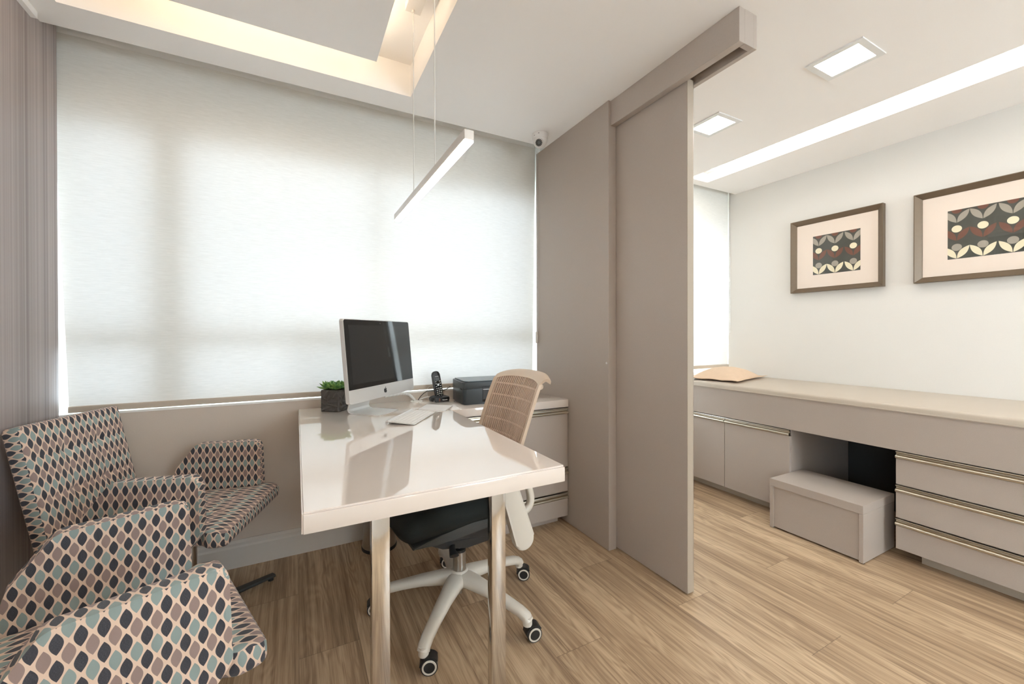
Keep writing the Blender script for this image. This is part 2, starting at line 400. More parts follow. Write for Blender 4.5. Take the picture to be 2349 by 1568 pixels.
# unseen office behind the camera; windows in two walls are added for fill light
def wall_with_fill_window(name, axis, p0, p1, a0, a1, w0, w1):
    bm = NB()
    for (a, b, z0, z1) in ((a0, a1, 0, .85), (a0, a1, 2.2, 2.52), (a0, w0, .85, 2.2), (w1, a1, .85, 2.2)):
        if axis == 'y': box(bm, (a, p0, z0), (b, p1, z1))
        else: box(bm, (p0, a, z0), (p1, b, z1))
    link(name, bm, M['wall_white'], kind='structure')
wall_with_fill_window('wall_back', 'y', YB - .12, YB, XFL - .1, XR + .1, 1.6, 2.9)
wall_with_fill_window('wall_far_left', 'x', XFL - .12, XFL, YB, -.23, -2.5, -.45)
bx('wall_far_left_end', (XFL - .1, -.35, 0), (XL - .12, -.23, 2.52), M['wall_white'], kind='structure')
bx('fill_window_back', (1.6, YB - .06, .85), (2.9, YB - .056, 2.2), M['glass'], kind='structure')  # invented back window, lets daylight in as fill
bx('fill_window_left', (XFL - .06, -2.5, .85), (XFL - .056, -.45, 2.2), M['glass'], kind='structure')  # invented side window, brightens the surfaces facing left
# wall below the windows and the sill recess
bx('wall_window', (XL - .1, YW, 0), (1.53, YW + .14, .800), M['wall_taupe'], kind='structure')
bx('trim_3', (XL - .1, YW - .001, .800), (1.53, YW + .14, .808), M['sill'], kind='structure')
bx('wall_window_right', (1.53, YW, 0), (XR + .1, YW + .14, .800), M['wall_white'], kind='structure')
bx('trim_4', (1.53, YW - .001, .800), (XR + .1, YW + .14, .808), M['sill'], kind='structure')
bx('wall_window_head', (XL - .1, 2.52, 2.12), (XR + .1, 2.57, 2.52), M['wall_white'], kind='structure')
bx('wall_window_jamb_left', (XL - .12, 2.412, .808), (XL - .045, 2.57, 2.52), M['sill'], kind='structure')
bx('wall_window_pier', (1.508, 2.43, .808), (1.60, 2.57, 2.52), M['sill'], kind='structure')
bx('wall_window_jamb_right', (XR + .01, 2.40, .0), (XR + .12, 2.57, 2.52), M['sill'], kind='structure')
# skirting below the left window
bm = NB(); prism(bm, [(2.43, 0), (2.412, 0), (2.412, .098), (2.416, .108), (2.416, .120), (2.424, .132), (2.43, .132)], XL, .76, 'x')
link('baseboard_window', bm, M['skirt'], kind='structure')
bx('baseboard_left', (XL, -.35, 0), (XL + .014, 2.41, .10), M['skirt'], kind='structure')

def window(name, x0, x1, muls):
    w = thing(name, kind='structure', loc=((x0 + x1) / 2, 2.57, .808))
    bm = NB(); y0, y1 = 2.525, 2.56
    for a, b in (((x0 + .0005, y0, .8085), (x0 + .05, y1, 2.1195)), ((x1 - .05, y0, .8085), (x1 - .0005, y1, 2.1195)), ((x0 + .05, y0 + .0005, .8085), (x1 - .05, y1 - .0005, .85)), ((x0 + .05, y0 + .0005, 2.07), (x1 - .05, y1 - .0005, 2.1195)), ((x0 + .0505, y0 - .02, 1.09), (x1 - .0505, y1 + .001, 1.175))): box(bm, a, b)
    for m_, wd in muls: box(bm, (m_ - wd, y0 - .0195, .850), (m_ + wd, y1 + .0005, 2.07))
    link('window_frame', bm, M['white_frame'], w)
    bm = NB(); box(bm, (x0, 2.541, .81), (x1, 2.544, 2.12)); link('window_pane', bm, M['glass'], w)
window('window_1', XL - .045, 1.508, ((-.53, .07), (.42, .022)))
window('window_2', 1.60, XR + .01, ((2.5, .03),))

# partition wall, sliding door and its rail
bx('wall_partition', (XP, 1.673, 0), (1.5105, 2.405, H), M['laminate'], bev=.0012, seg=1, kind='structure')
bx('wall_partition_right', (1.556, 1.70, 0), (1.60, 2.43, H), M['laminate'], kind='structure')
bm = NB(); cyl(bm, (XP, 1.690, .993), .006, 0, .0015, 16, axis=(-1, 0, 0)); link('trim_5', bm, M['print_white'], kind='structure')
d = thing('door_1', kind='structure', loc=(1.532, 1.5, 0))
bx('door_leaf', (1.512, 1.226, .008), (1.5495, 1.95, 2.262), M['laminate'], d, bev=.001, seg=1)
bx('edge_band', (1.5125, 1.2240, .009), (1.5490, 1.2262, 2.262), M['laminate_dark'], d)
bx('metal_edge', (1.5496, 1.2250, .008), (1.5530, 1.30, 2.262), M['steel'], d)
rl = thing('sliding_door_rail', 'taupe box rail on the ceiling carrying the sliding door', 'door rail', (1.53, 1.3, 2.245))
bm = NB(); y0, y1 = .963, 1.6725; x0, x1, z0, z1 = 1.4745, 1.582, 2.247, H
box(bm, (x0, y0, z0), (x0 + .034, y1, z1), .001, 1); box(bm, (x1 - .022, y0, z0), (x1, y1, z1), .001, 1)
box(bm, (x0 + .034, y0, z0), (x1 - .022, y0 + .022, z1)); box(bm, (x0 + .034, y0 + .022, 2.30), (x1 - .022, y1, z1))
link('rail_box', bm, M['laminate'], rl)
bx('track', (1.522, y0 + .03, 2.288), (1.542, y1, 2.300), M['steel'], rl)

# ------------------------------------------------------------------ roller blinds
def blind(xt0, xt1, xb0, xb1, y, z0, z1, label, chain_x=None):
    t = thing('roller_blind', label, 'blind', ((xb0 + xb1) / 2, y, z0))
    bm = NB(); n, m = 24, 40; g = []
    for i in range(m + 1):
        f = i / m; z = z0 + .02 + (z1 - z0 - .02) * f; a = xb0 + (xt0 - xb0) * f; b = xb1 + (xt1 - xb1) * f; row = []
        for k in range(n + 1): row.append(bm.verts.new((a + (b - a) * k / n, y + .0015 * math.sin(k * 1.1 + i * .1), z)))
        g.append(row)
    for i in range(m):
        for k in range(n): bm.faces.new((g[i][k], g[i][k + 1], g[i + 1][k + 1], g[i + 1][k]))
    link('fabric', bm, M['blind'], t, smooth=True)
    bm = NB(); prism(bm, round_poly([(y - .009, z0), (y + .007, z0), (y + .007, z0 + .028), (y - .009, z0 + .028)], .004, 3), xb0, xb1, 'x')
    link('bottom_rail', bm, M['vinyl'], t, smooth=True)
    bm = NB(); cyl(bm, ((xt0 + .01), y + .02, z1), .03, 0, xt1 - xt0 - .02, 20, axis=(1, 0, 0)); link('roller_tube', bm, M['white_frame'], t, smooth=True)
    return t
b1 = blind(-.922, 1.478, -.868, 1.454, 2.452, .812, 2.46, 'wide white translucent roller blind over the window behind the desk')
b2 = blind(1.605, 3.437, 1.605, 3.437, 2.352, .846, 2.46, 'roller blind over the window at the end of the padded bench')
# bead chains
def chain(x, y, z0, z1, par, dx=.012, gap=.010):
    bm = NB()
    for s in (-1, 1): loft(bm, [(x + s * dx / 2, y, z0), (x + s * dx / 2, y, z1)], .0011, 6)
    c = link('chain', bm, M['steel'], par)
    bm = NB(); n = int((z1 - z0) / gap)
    for s in (-1, 1):
        for k in range(n):
            bmesh.ops.create_icosphere(bm, subdivisions=1, radius=.0024, matrix=Matrix.Translation((x + s * dx / 2, y, z0 + k * gap)))
    link('bead_string', bm, M['cable_white'], c, smooth=True)
chain(1.452, 2.385, 1.16, 2.42, b1); 
bm = NB(); box(bm, (1.440, 2.376, 1.085), (1.458, 2.394, 1.165), .006, 3); link('chain_weight', bm, M['cable_white'], b1, smooth=True)
chain(3.431, 2.33, 1.16, 2.42, b2, .008)

# ------------------------------------------------------------------ ceiling lights
def panel_light(h, m, label, grp=None):
    a, b, c, d = h; t = thing('recessed_ceiling_light', label, 'ceiling light', ((a + b) / 2, (c + d) / 2, H), group=grp)
    bm = NB(); e = .022
    for p, q in (((a - .004, c - .004), (b + .004, c + e)), ((a - .004, d - e), (b + .004, d + .004)), ((a - .004, c + e), (a + e, d - e)), ((b - e, c + e), (b + .004, d - e))): box(bm, (*p, H - .006), (*q, H + .002))
    link('frame', bm, M['white_frame'], t)
    bx('diffuser', (a + e, c + e, H - .004), (b - e, d - e, H - .001), m, t)
panel_light(L1, M['panel_light'], 'square recessed ceiling light nearer the camera, left of the light slot')
panel_light(L2, M['panel_light'], 'square recessed ceiling light farther back, partly cut off by the sliding door')
for k, (x, y) in enumerate(((2.18, -.45), (2.18, -1.5), (1.1, -1.5), (.1, -1.5))):  # unseen lamps added to brighten the room from behind
    panel_light((x - .1, x + .1, y - .1, y + .1), M['back_fill_light'], 'square ceiling panel behind the camera, added as fill light', 'added fill lights behind the camera')
t = thing('light_slot', 'long linear recessed ceiling light above the bench', 'ceiling light', (2.86, .8, H))
bx('diffuser', (2.757, -.59, 2.446), (2.965, 2.14, 2.4495), M['slot_strip'], t)
# LED strips lying on top of the floating panel
t = thing('cove_light', 'warm light strip hidden in the ceiling recess above the desk', 'ceiling light', (-.1, 1.8, H + .05))
for nm, a, b in (('light_strip', (-.56, 1.84, H + .051), (.30, 1.87, H + .062)), ('light_strip', (.25, -.6, H + .051), (.275, 1.80, H + .057)), ('light_strip', (-.54, -.6, H + .051), (-.52, 1.80, H + .062))):
    bx(nm, a, b, M['cove_strip'], t)

# ------------------------------------------------------------------ pendant
t = thing('pendant_light', 'slim white linear pendant lamp hanging over the desk', 'lamp', (.431, 1.58, 1.69))
bm = NB(); x0, x1, y0, y1, z0, z1 = .4165, .4455, 1.072, 1.995, 1.690, 1.722
box(bm, (x0, y0, z0 + .004), (x1, y1, z1), .001, 1); link('lamp_body', bm, M['dome'], t)
bm = NB(); box(bm, (x0 + .001, y0 + .001, z0 - .002), (x1 - .001, y1 - .001, z0 + .004), .002, 2); link('diffuser', bm, M['pend_light'], t)
for y in (1.42, 1.715):
    bm = NB(); cyl(bm, (.4395, y, 0), .0021, z1 + .012, 2.506, 8); c = link('cable', bm, M['cable_white'], t)
    bm = NB(); cyl(bm, (.4395, y, 0), .0045, z1, z1 + .014, 12); link('cable_grip', bm, M['dome'], c, smooth=True)
    bm = NB(); cyl(bm, (.4395, y, 0), .007, 2.496, 2.508, 12, .005); link('ceiling_cap', bm, M['dome'], c, smooth=True)
bx('canopy', (.409, 1.385, 2.506), (.474, 1.732, 2.5395), M['dome'], t, bev=.001, seg=1)

# ------------------------------------------------------------------ security camera
cx, cy = 1.336, 2.158
t = thing('security_camera', 'white dome security camera on the ceiling by the blind', 'security camera', (cx, cy, H))
bm = NB(); lathe(bm, (cx, cy, H), [(0, 0), (.050, 0), (.051, -.006), (.049, -.010), (.048, -.026), (.046, -.030), (0, -.03)], 40); link('base', bm, M['dome'], t, smooth=True)
bm = NB(); lathe(bm, (cx, cy, H - .026), [(.044, 0), (.045, -.008), (.042, -.024), (.034, -.040), (.020, -.052), (0, -.057)], 40); link('dome', bm, M['dome'], t, smooth=True)
dirv = Vector((-.57, -.68, -.46)).normalized(); c0 = Vector((cx, cy, H - .046)) + dirv * .019
bm = NB(); lathe(bm, c0, [(.0, .030), (.010, .030), (.0225, .034), (.026, .030), (.028, .0), (.028, -.01)], 36, dirv); eye = link('eyeball', bm, M['dome'], t, smooth=True)
bm = NB(); lathe(bm, c0, [(0, .0345), (.0135, .0345), (.0145, .036), (.020, .036), (.021, .033)], 36, dirv); rg = link('lens_ring', bm, M['black'], eye)
bm = NB(); lathe(bm, c0, [(0, .0362), (.0105, .0362), (.011, .034)], 30, dirv); link('lens', bm, M['lcd'], eye)
bm = NB(); q = Vector((0, 0, 1)).rotation_difference(dirv).to_matrix()
for k in range(12):
    a = 2 * math.pi * k / 12; bmesh.ops.create_icosphere(bm, subdivisions=1, radius=.0016, matrix=Matrix.Translation(c0 + q @ Vector((.0172 * math.cos(a), .0172 * math.sin(a), .0362))))
link('infrared_diodes', bm, M['print_white'], eye)
for a0, a1, z in ((-.35, -.02, -.017), (-2.35, -2.2, -.012), (-2.95, -2.80, -.020)):
    bm = NB()
    for k in range(4):
        f0 = a0 + (a1 - a0) * k / 4; f1 = a0 + (a1 - a0) * (k + .8) / 4
        vs = [bm.verts.new((cx + .0492 * math.cos(f), cy + .0492 * math.sin(f), H + zz)) for f, zz in ((f0, z - .002), (f1, z - .002), (f1, z + .002), (f0, z + .002))]; bm.faces.new(vs)
    link('side_marking', bm, M['print_dark'], t)

# ================================================================== DESK
ZD = .755
t = thing('desk', 'white glossy desk on polished steel legs', 'desk', (.36, 1.7, 0))
bm = NB(); box(bm, (.0125, 1.0165, .708), (.7105, 2.428, ZD), .0008, 1); link('desk_top', bm, M['white_gloss'], t, smooth=30)
bm = NB(); box(bm, (.0085, 1.0125, .7085), (.0122, 2.428, ZD - .001), .0008, 1); box(bm, (.0122, 1.0085, .7085), (.7100, 1.0163, ZD - .004), .0012, 2); link('edge_band', bm, M['white_gloss'], t, smooth=30)
for x0, x1 in ((.170, .2165), (.511, .5575)):
    bx('leg', (x0, 1.10, 0), (x1, 1.132, .7075), M['chrome'], t, bev=.0025, seg=2)
bx('crossbar', (.2165, 1.102, .672), (.511, 1.130, .7075), M['chrome'], t)
bm = NB(); lathe(bm, (.623, 2.386, ZD), [(0, .001), (.020, .001), (.024, .004), (.034, .003), (.0355, 0)], 32); o = link('cable_grommet', bm, M['cable_white'], smooth=True); tag(o, 'round white cable grommet set in the desk corner behind the trackpad', 'grommet')

# low cabinet and its worktop
ZC = .752
t = thing('worktop', 'white glossy worktop on the drawer cabinet beside the desk', 'worktop', (1.09, 2.23, .708))
bx('slab', (.7125, 2.033, .708), (1.4575, 2.428, ZC), M['white_gloss'], t, bev=.0015)
METAL = M['handle']
def handle_y(bm, x0, x1, y, z):      # handle on a front facing -y, running along x, top edge z
    pr = [(0, 0), (-.006, 0), (-.007, -.003), (-.002, -.005), (.004, -.010), (.003, -.016), (-.004, -.019), (-.010, -.022), (-.012, -.027), (-.010, -.032), (-.003, -.036), (.004, -.037), (.010, -.036), (.010, 0)]
    prism(bm, [(y + a, z + b) for a, b in pr], x0, x1, 'x')
def handle_x(bm, y0, y1, x, z):      # front facing -x, running along y
    pr = [(0, 0), (-.006, 0), (-.007, -.003), (-.002, -.005), (.004, -.010), (.003, -.016), (-.004, -.019), (-.010, -.022), (-.012, -.027), (-.010, -.032), (-.003, -.036), (.004, -.037), (.010, -.036), (.010, 0)]
    prism(bm, [(x + a, z + b) for a, b in pr], y0, y1, 'y')
t = thing('drawer_cabinet', 'taupe three drawer cabinet under the white worktop', 'cabinet', (1.1, 2.23, 0))
bx('carcass', (.745, 2.060, .045), (1.456, 2.41, .7075), M['laminate'], t)
bx('plinth', (.80, 2.092, 0), (1.418, 2.40, .045), M['laminate'], t)
for z0, z1 in ((.345, .702), (.197, .338), (.048, .190)):
    d = bx('drawer', (.747, 2.037, z0), (1.4555, 2.0595, z1 - .037), M['laminate'], t, bev=.0008, seg=1)
    bm = NB(); handle_y(bm, .747, 1.4535, 2.037, z1); link('handle', bm, METAL, d, smooth=50)

# ================================================================== RIGHT ROOM BENCH
XB = 2.70
t = thing('bench', 'long taupe built-in bench frame along the cream wall', 'bench', (3.05, 1.0, .55))
bx('front_panel', (XB, -1.6, .553), (XB + .022, 2.426, .750), M['laminate'], t, bev=.0008, seg=1)
bx('top_board', (XB + .022, -1.6, .700), (XR - .001, 2.426, .750), M['laminate'], t)
bx('back_panel', (3.412, .9335, .0), (3.436, 1.433, .699), M['shell'], t)
t = thing('bench_pad', 'thin beige vinyl pad covering the top of the bench', 'bench pad', (3.05, 1.0, .75))
bm = NB(); prism(bm, round_poly([(XB - .004, .7515), (XR - .002, .7515), (XR - .002, .786), (XB + .002, .786)], [.003, .002, .006, .016], 5), -1.6, 2.428, 'y'); link('pad', bm, M['vinyl'], t, smooth=True)
bx('piping', (XB - .0065, -1.6, .7505), (XB - .0035, 2.428, .7575), M['vinyl'], t, bev=.001, seg=1)

t = thing('door_cabinet', 'taupe base cabinet with two doors at the window end of the bench', 'cabinet', (3.0, 1.93, 0))
bx('carcass', (XB + .023, 1.4375, .053), (3.436, 2.426, .699), M['laminate'], t)
bx('plinth', (XB + .058, 1.46, 0), (3.43, 2.42, .053), M['laminate_dark'], t)
for y0, y1 in ((1.439, 1.872), (1.876, 2.424)):
    d = bx('door', (XB + .0005, y0, .055), (XB + .0225, y1, .549 - .037), M['laminate'], t, bev=.0008, seg=1)
    bm = NB(); handle_x(bm, y0, y1, XB + .0005, .549); link('handle', bm, METAL, d, smooth=50)
t = thing('drawer_cabinet', 'taupe wide three drawer cabinet at the near end of the bench', 'cabinet', (3.0, .2, 0))
bx('carcass', (XB + .023, -.62, .053), (3.436, .9325, .699), M['laminate'], t)
bx('plinth', (XB + .058, -.60, 0), (3.43, .850, .053), M['laminate_dark'], t)
for z0, z1 in ((.383, .549), (.213, .378), (.055, .208)):
    d = bx('drawer', (XB + .0005, -.20, z0), (XB + .0225, .931, z1 - .037), M['laminate'], t, bev=.0008, seg=1)
    bm = NB(); handle_x(bm, -.20, .931, XB + .0005, z1); link('handle', bm, METAL, d, smooth=50)

# step stool
t = thing('step_stool', 'taupe wooden box step stool pulled out in front of the bench recess', 'step stool', (2.66, 1.208, 0))
x0, x1, y0, y1 = 2.484, 2.83, .981, 1.434
bx('stool_top', (x0, y0, .248), (x1, y1, .291), M['laminate'], t, bev=.001, seg=1)
for a, b in ((y0, y0 + .018), (y1 - .018, y1)): bx('side_panel', (x0 + .001, a, .005), (x1 - .001, b, .2475), M['laminate'], t, bev=.0006, seg=1)
bx('front_panel', (x0 + .012, y0 + .0185, .010), (x0 + .028, y1 - .0185, .2475), M['laminate'], t)
bx('back_panel', (x1 - .022, y0 + .0185, .010), (x1 - .005, y1 - .0185, .2475), M['laminate'], t)
for a in (x0 + .02, x1 - .02):
    for b in (y0 + .009, y1 - .009):
        bm = NB(); cyl(bm, (a, b, 0), .007, 0, .005, 12); link('foot_glide', bm, M['black'], t)

# pillow on the bench
def pillow():
    t = thing('pillow', 'flat peach beige pillow lying on the bench pad', 'pillow', (3.05, 2.12, .786))
    bm = NB(); n = 28; ax = Vector((.97, .22, 0)).normalized(); ay = Vector((-ax.y, ax.x, 0)); A, B = .30, .20
    rnd = random.Random(3); top = []; bot = []
    for i in range(n + 1):
        rt = []; rb = []
        for j in range(n + 1):
            s, q = -1 + 2 * i / n, -1 + 2 * j / n
            m_ = max(abs(s), abs(q)); f = max(0, 1 - (abs(s) / .86) ** 2.2) * max(0, 1 - (abs(q) / .86) ** 2.2)
            f = f ** .55
            pin = 1 - .06 * (1 - abs(s)) * (abs(q) ** 3) ; pin2 = 1 - .06 * (1 - abs(q)) * (abs(s) ** 3)
            p = Vector((3.068, 2.115, 0)) + ax * (A * s * pin2) + ay * (B * q * pin)
            wr = .0018 * math.sin(s * 17 + q * 5) * math.sin(q * 13) * f
            ruf = .010 * max(0, (m_ - .8) / .2) * (1 + .8 * math.sin(9 * s + 3) * math.cos(8 * q))
            lift = .006 + ruf
            rt.append(bm.verts.new((p.x, p.y, .786 + lift + .085 * f + wr + .003)))
            rb.append(bm.verts.new((p.x, p.y, .786 + lift - .004 * f)))
        top.append(rt); bot.append(rb)
    for i in range(n):
        for j in range(n):
            bm.faces.new((top[i][j], top[i + 1][j], top[i + 1][j + 1], top[i][j + 1])); bm.faces.new((bot[i][j], bot[i][j + 1], bot[i + 1][j + 1], bot[i + 1][j]))
    for k in range(n):
        bm.faces.new((top[0][k], top[0][k + 1], bot[0][k + 1], bot[0][k])); bm.faces.new((top[n][k + 1], top[n][k], bot[n][k], bot[n][k + 1]))
        bm.faces.new((top[k + 1][0], top[k][0], bot[k][0], bot[k + 1][0])); bm.faces.new((top[k][n], top[k + 1][n], bot[k + 1][n], bot[k][n]))
    link('pillow_case', bm, M['pillow'], t, smooth=60)
pillow()

# ------------------------------------------------------------------ framed prints
def clip(poly, x0, x1, y0, y1):
    for ax, lim, sg in ((0, x0, 1), (0, x1, -1), (1, y0, 1), (1, y1, -1)):
        out = []
        for k in range(len(poly)):
            a, b = poly[k - 1], poly[k]; ina = sg * (a[ax] - lim) >= 0; inb = sg * (b[ax] - lim) >= 0
            if ina != inb:
                f = (lim - a[ax]) / (b[ax] - a[ax]); out.append((a[0] + (b[0] - a[0]) * f, a[1] + (b[1] - a[1]) * f))
            if inb: out.append(b)
        poly = out
        if len(poly) < 3: return []
    return poly
def leaf_shape(bx_, by, side, w, h):
    # from the base point up and out to a tip
    tip = (bx_ + side * w, by + h); n = 10; a = []; b = []
    dx, dy = tip[0] - bx_, tip[1] - by; L = math.hypot(dx, dy); nx, ny = -dy / L, dx / L
    for k in range(n + 1):
        f = k / n; bul = math.sin(math.pi * f) ** .9 * L * .27
        a.append((bx_ + dx * f + nx * bul * side * -.62, by + dy * f + ny * bul * side * -.62)); b.append((bx_ + dx * f + nx * bul * side * .72, by + dy * f + ny * bul * side * .72))
    return a + b[::-1][1:-1]
def framed_print(yr, label, seedmirror=0):
    """frame hanging on the right wall, right-hand edge at y = yr"""
    ya, yb, z0, z1 = yr, yr + .566, 1.457, 2.003
    t = thing('framed_print', label, 'picture', (XR, (ya + yb) / 2, z0), group=None)
    X0, X1 = 3.400, 3.4385
    def ring(bm, rects):
        loops = []
        for x, o in rects: loops.append([bm.verts.new(p) for p in ((x, ya + o, z0 + o), (x, yb - o, z0 + o), (x, yb - o, z1 - o), (x, ya + o, z1 - o))])
        for a, b in zip(loops, loops[1:]):
            for k in range(4): bm.faces.new((a[k], a[(k + 1) % 4], b[(k + 1) % 4], b[k]))
    bm = NB(); ring(bm, ((X1, 0), (X0, 0), (X0, .004), (X1 - .012, .034), (X1 - .002, .034), (X1, 0))); fr = link('frame', bm, M['frame'], t)
    bx('backing', (X1 - .010, ya + .03, z0 + .03), (X1 - .001, yb - .03, z1 - .03), M['mat_board'], t)
    bx('glass', (X1 - .016, ya + .033, z0 + .033), (X1 - .0145, yb - .033, z1 - .033), M['glass'], t)
    Wd, Ht = .292, .287; py0 = (ya + yb) / 2 - Wd / 2 - .006; pz0 = (z0 + z1) / 2 - Ht / 2 - .003
    bm = NB(); xx = X1 - .0105
    def face(poly, x, mi):
        vs = [bm.verts.new((x, py0 + Wd - p[0], pz0 + p[1])) for p in poly]
        if len(vs) >= 3: bm.faces.new(vs).material_index = mi
    face([(0, 0), (Wd, 0), (Wd, Ht), (0, Ht)], xx, 0)
    cols = [.13, .485, .86]; rows = [(.995, 3, 2, .73), (.61, 1, 3, .365), (.235, 2, 1, .0)]
    for ci, c in enumerate(cols):
        for cz, cm, lm, base in rows:
            cxp, czp = c * Wd, cz * Ht
            pl = [(cxp + .0215 * math.cos(2 * math.pi * k / 24), czp + .0205 * math.sin(2 * math.pi * k / 24)) for k in range(24)]
            face(clip(pl, 0, Wd, 0, Ht), xx - .0004, cm)
            for s in (-1, 1):
                lf = leaf_shape(cxp + s * .0012, base * Ht + .002, s, .050, .070)
                face(clip(lf, 0, Wd, 0, Ht), xx - .0004, lm)
    o = link('art_print', bm, [M['art_bg'], M['art_cream'], M['art_grey'], M['art_brown']], t)
framed_print(1.240, 'framed leaf pattern print farther from the camera, above the bench')
framed_print(.523, 'framed leaf pattern print at the right edge, nearer the camera')

# ================================================================== PATTERNED ARMCHAIRS
def cushion(L, Wf, T, r, rc, seamsx, seamsy, nx=84, ny=72, tuft=.010, groove=.0035, slope=0):
    """slab centred on x in [-L/2, L/2], y; Wf(x) = half width; top z=T/2; tufted top"""
    bm = NB()
    def spread(n, half):
        es = [0, .002, .005, .009, .014, .02]
        out = [-half + e for e in es]; k = n - 2 * len(es) + 2
        for i in range(1, k): out.append(-half + .02 + (2 * half - .04) * i / k)
        return out + [half - e for e in es[::-1]]
    xs_ = spread(nx, L / 2); us = spread(ny, 1.0)
    tops = []; bots = []
    for x in xs_:
        hw = Wf(x); dx = L / 2 - abs(x)
        if dx < rc: hw -= rc - math.sqrt(max(0, rc * rc - (rc - dx) ** 2))
        rt = []; rb = []
        ysl = spread(ny, hw)
        for y in ysl:
            d = min(dx, hw - abs(y)); d = max(0, d)
            hh = T / 2 if d >= r else T / 2 - r + math.sqrt(max(0, r * r - (r - d) ** 2))
            puff = 0
            g = 0
            for s in seamsx: g = max(g, math.exp(-((x - s) / .006) ** 2))
            for s in seamsy: g = max(g, math.exp(-((y - s) / .006) ** 2))
            tf = 0
            for s in seamsx:
                for q in seamsy: tf = max(tf, math.exp(-(((x - s) ** 2 + (y - q) ** 2) / .020 ** 2)))
            inside = min(1, d / .03)
            rt.append(bm.verts.new((x, y, hh - (groove * g + tuft * tf) * inside + .004 * min(1, d / .08))))
            rb.append(bm.verts.new((x, y, -hh)))
        tops.append(rt); bots.append(rb)
    n, m = len(tops), len(tops[0])
    for i in range(n - 1):
        for j in range(m - 1):
            bm.faces.new((tops[i][j], tops[i + 1][j], tops[i + 1][j + 1], tops[i][j + 1])); bm.faces.new((bots[i][j], bots[i][j + 1], bots[i + 1][j + 1], bots[i + 1][j]))
    for j in range(m - 1):
        bm.faces.new((tops[0][j], tops[0][j + 1], bots[0][j + 1], bots[0][j])); bm.faces.new((tops[-1][j + 1], tops[-1][j], bots[-1][j], bots[-1][j + 1]))
    for i in range(n - 1):
        bm.faces.new((tops[i + 1][0], tops[i][0], bots[i][0], bots[i + 1][0])); bm.faces.new((tops[i][-1], tops[i + 1][-1], bots[i + 1][-1], bots[i][-1]))
    return bm
def rule_slab(n):      # flat slab lying in local XY, ovals long along X on the faces, long across the edge on the sides
    a = [abs(c) for c in n]
    if a[2] >= .62: return (1, 0)
    if a[0] >= a[1]: return (1, 2)
    return (0, 2)
def rule_arm(n):
    a = [abs(c) for c in n]
    if a[1] >= .6: return (0, 2)
    if a[2] >= a[0]: return (0, 1)
    return (2, 1)
def armchair(loc, rz, label):
    """origin on the floor under the post; +X is the way the chair faces, seat front at x=.25"""
    t = thing('armchair', label, 'chair', loc, rz, 'oval patterned armchairs')
    F0 = .25
    # seat
    L = .50
    def wf(x):
        f = min(1, max(0, (x - (L / 2 - .105)) / .05)); f = f * f * (3 - 2 * f); return .222 + .030 * f
    bm = cushion(L, wf, .062, .017, .030, [-.05, .10], [-.075, .075])
    bmesh.ops.recalc_face_normals(bm, faces=bm.faces); uv_box(bm, rule_slab)
    for v in bm.verts:      # slightly turned down front lip
        if v.co.x > L / 2 - .07 and v.co.z > 0: v.co.z -= .010 * ((v.co.x - (L / 2 - .07)) / .07) ** 2
    bm.transform(Matrix.Translation((F0 - L / 2, 0, .419)) @ Matrix.Rotation(R(-1.5), 4, 'Y'))
    link('seat', bm, M['leaf'], t, smooth=50, local=True)
    # back
    Lb = .47
    bm = cushion(Lb, lambda x: .218, .058, .014, .022, [-.03, .115], [-.07, .075])
    bmesh.ops.recalc_face_normals(bm, faces=bm.faces); uv_box(bm, rule_slab)
    # slab local: x up the back, z towards the sitter
    B = Matrix(((0, 0, 1, 0), (0, 1, 0, 0), (1, 0, 0, 0), (0, 0, 0, 1)))
    pivot = Matrix.Translation((F0 - .545, 0, .405))
    bm.transform(pivot @ Matrix.Rotation(R(-12.5), 4, 'Y') @ Matrix.Translation((-.029, 0, Lb / 2 - .02)) @ B)
    link('backrest', bm, M['leaf'], t, smooth=50, local=True)
    # arms
    for s in (-1, 1):
        bm = NB()
        pts = [(F0 - .075, .450), (F0 - .082, .657), (F0 - .345, .652), (F0 - .425, .545), (F0 - .462, .405), (F0 - .40, .372), (F0 - .13, .385)]
        pts = round_poly(pts, [.03, .024, .035, .05, .02, .03, .05], 7)
        prism(bm, pts, s * .224, s * .266, 'y', .0105, 4)
        link('armrest', bm, M['leaf'], t, smooth=50, local=True, uv=rule_arm)
    # pedestal
    bm = NB(); cyl(bm, (0, 0, 0), .024, .035, .375, 28); cyl(bm, (0, 0, 0), .032, .03, .07, 28, .026); link('post', bm, M['steel'], t, smooth=True, local=True)
    bm = NB(); box(bm, (-.10, -.09, .368), (.10, .09, .386), .003); link('seat_plate', bm, M['steel'], t, smooth=30, local=True)
    for k in range(4):
        a = R(47.8 + 90 * k); bm = NB()
        loft(bm, [(.02 * math.cos(a), .02 * math.sin(a), .036), (.17 * math.cos(a), .17 * math.sin(a), .026), (.33 * math.cos(a), .33 * math.sin(a), .018)], [(.022, .010), (.019, .008), (.016, .006)], 8, power=5)
        lg = link('foot', bm, M['shell'], t, smooth=30, local=True)
        bm = NB(); cyl(bm, (.315 * math.cos(a), .315 * math.sin(a), 0), .012, 0, .013, 14); link('glide', bm, M['black'], lg, local=True)
    return t
a1, a2 = R(-17.8), R(18.4)
armchair((-.144 - .25 * math.cos(a1), 1.985 - .25 * math.sin(a1), 0), a1, 'oval patterned armchair farther back, against the wall under the window')
armchair((-.1345 - .25 * math.cos(a2), 1.33 - .25 * math.sin(a2), 0), a2, 'oval patterned armchair nearest the camera, at the bottom left')

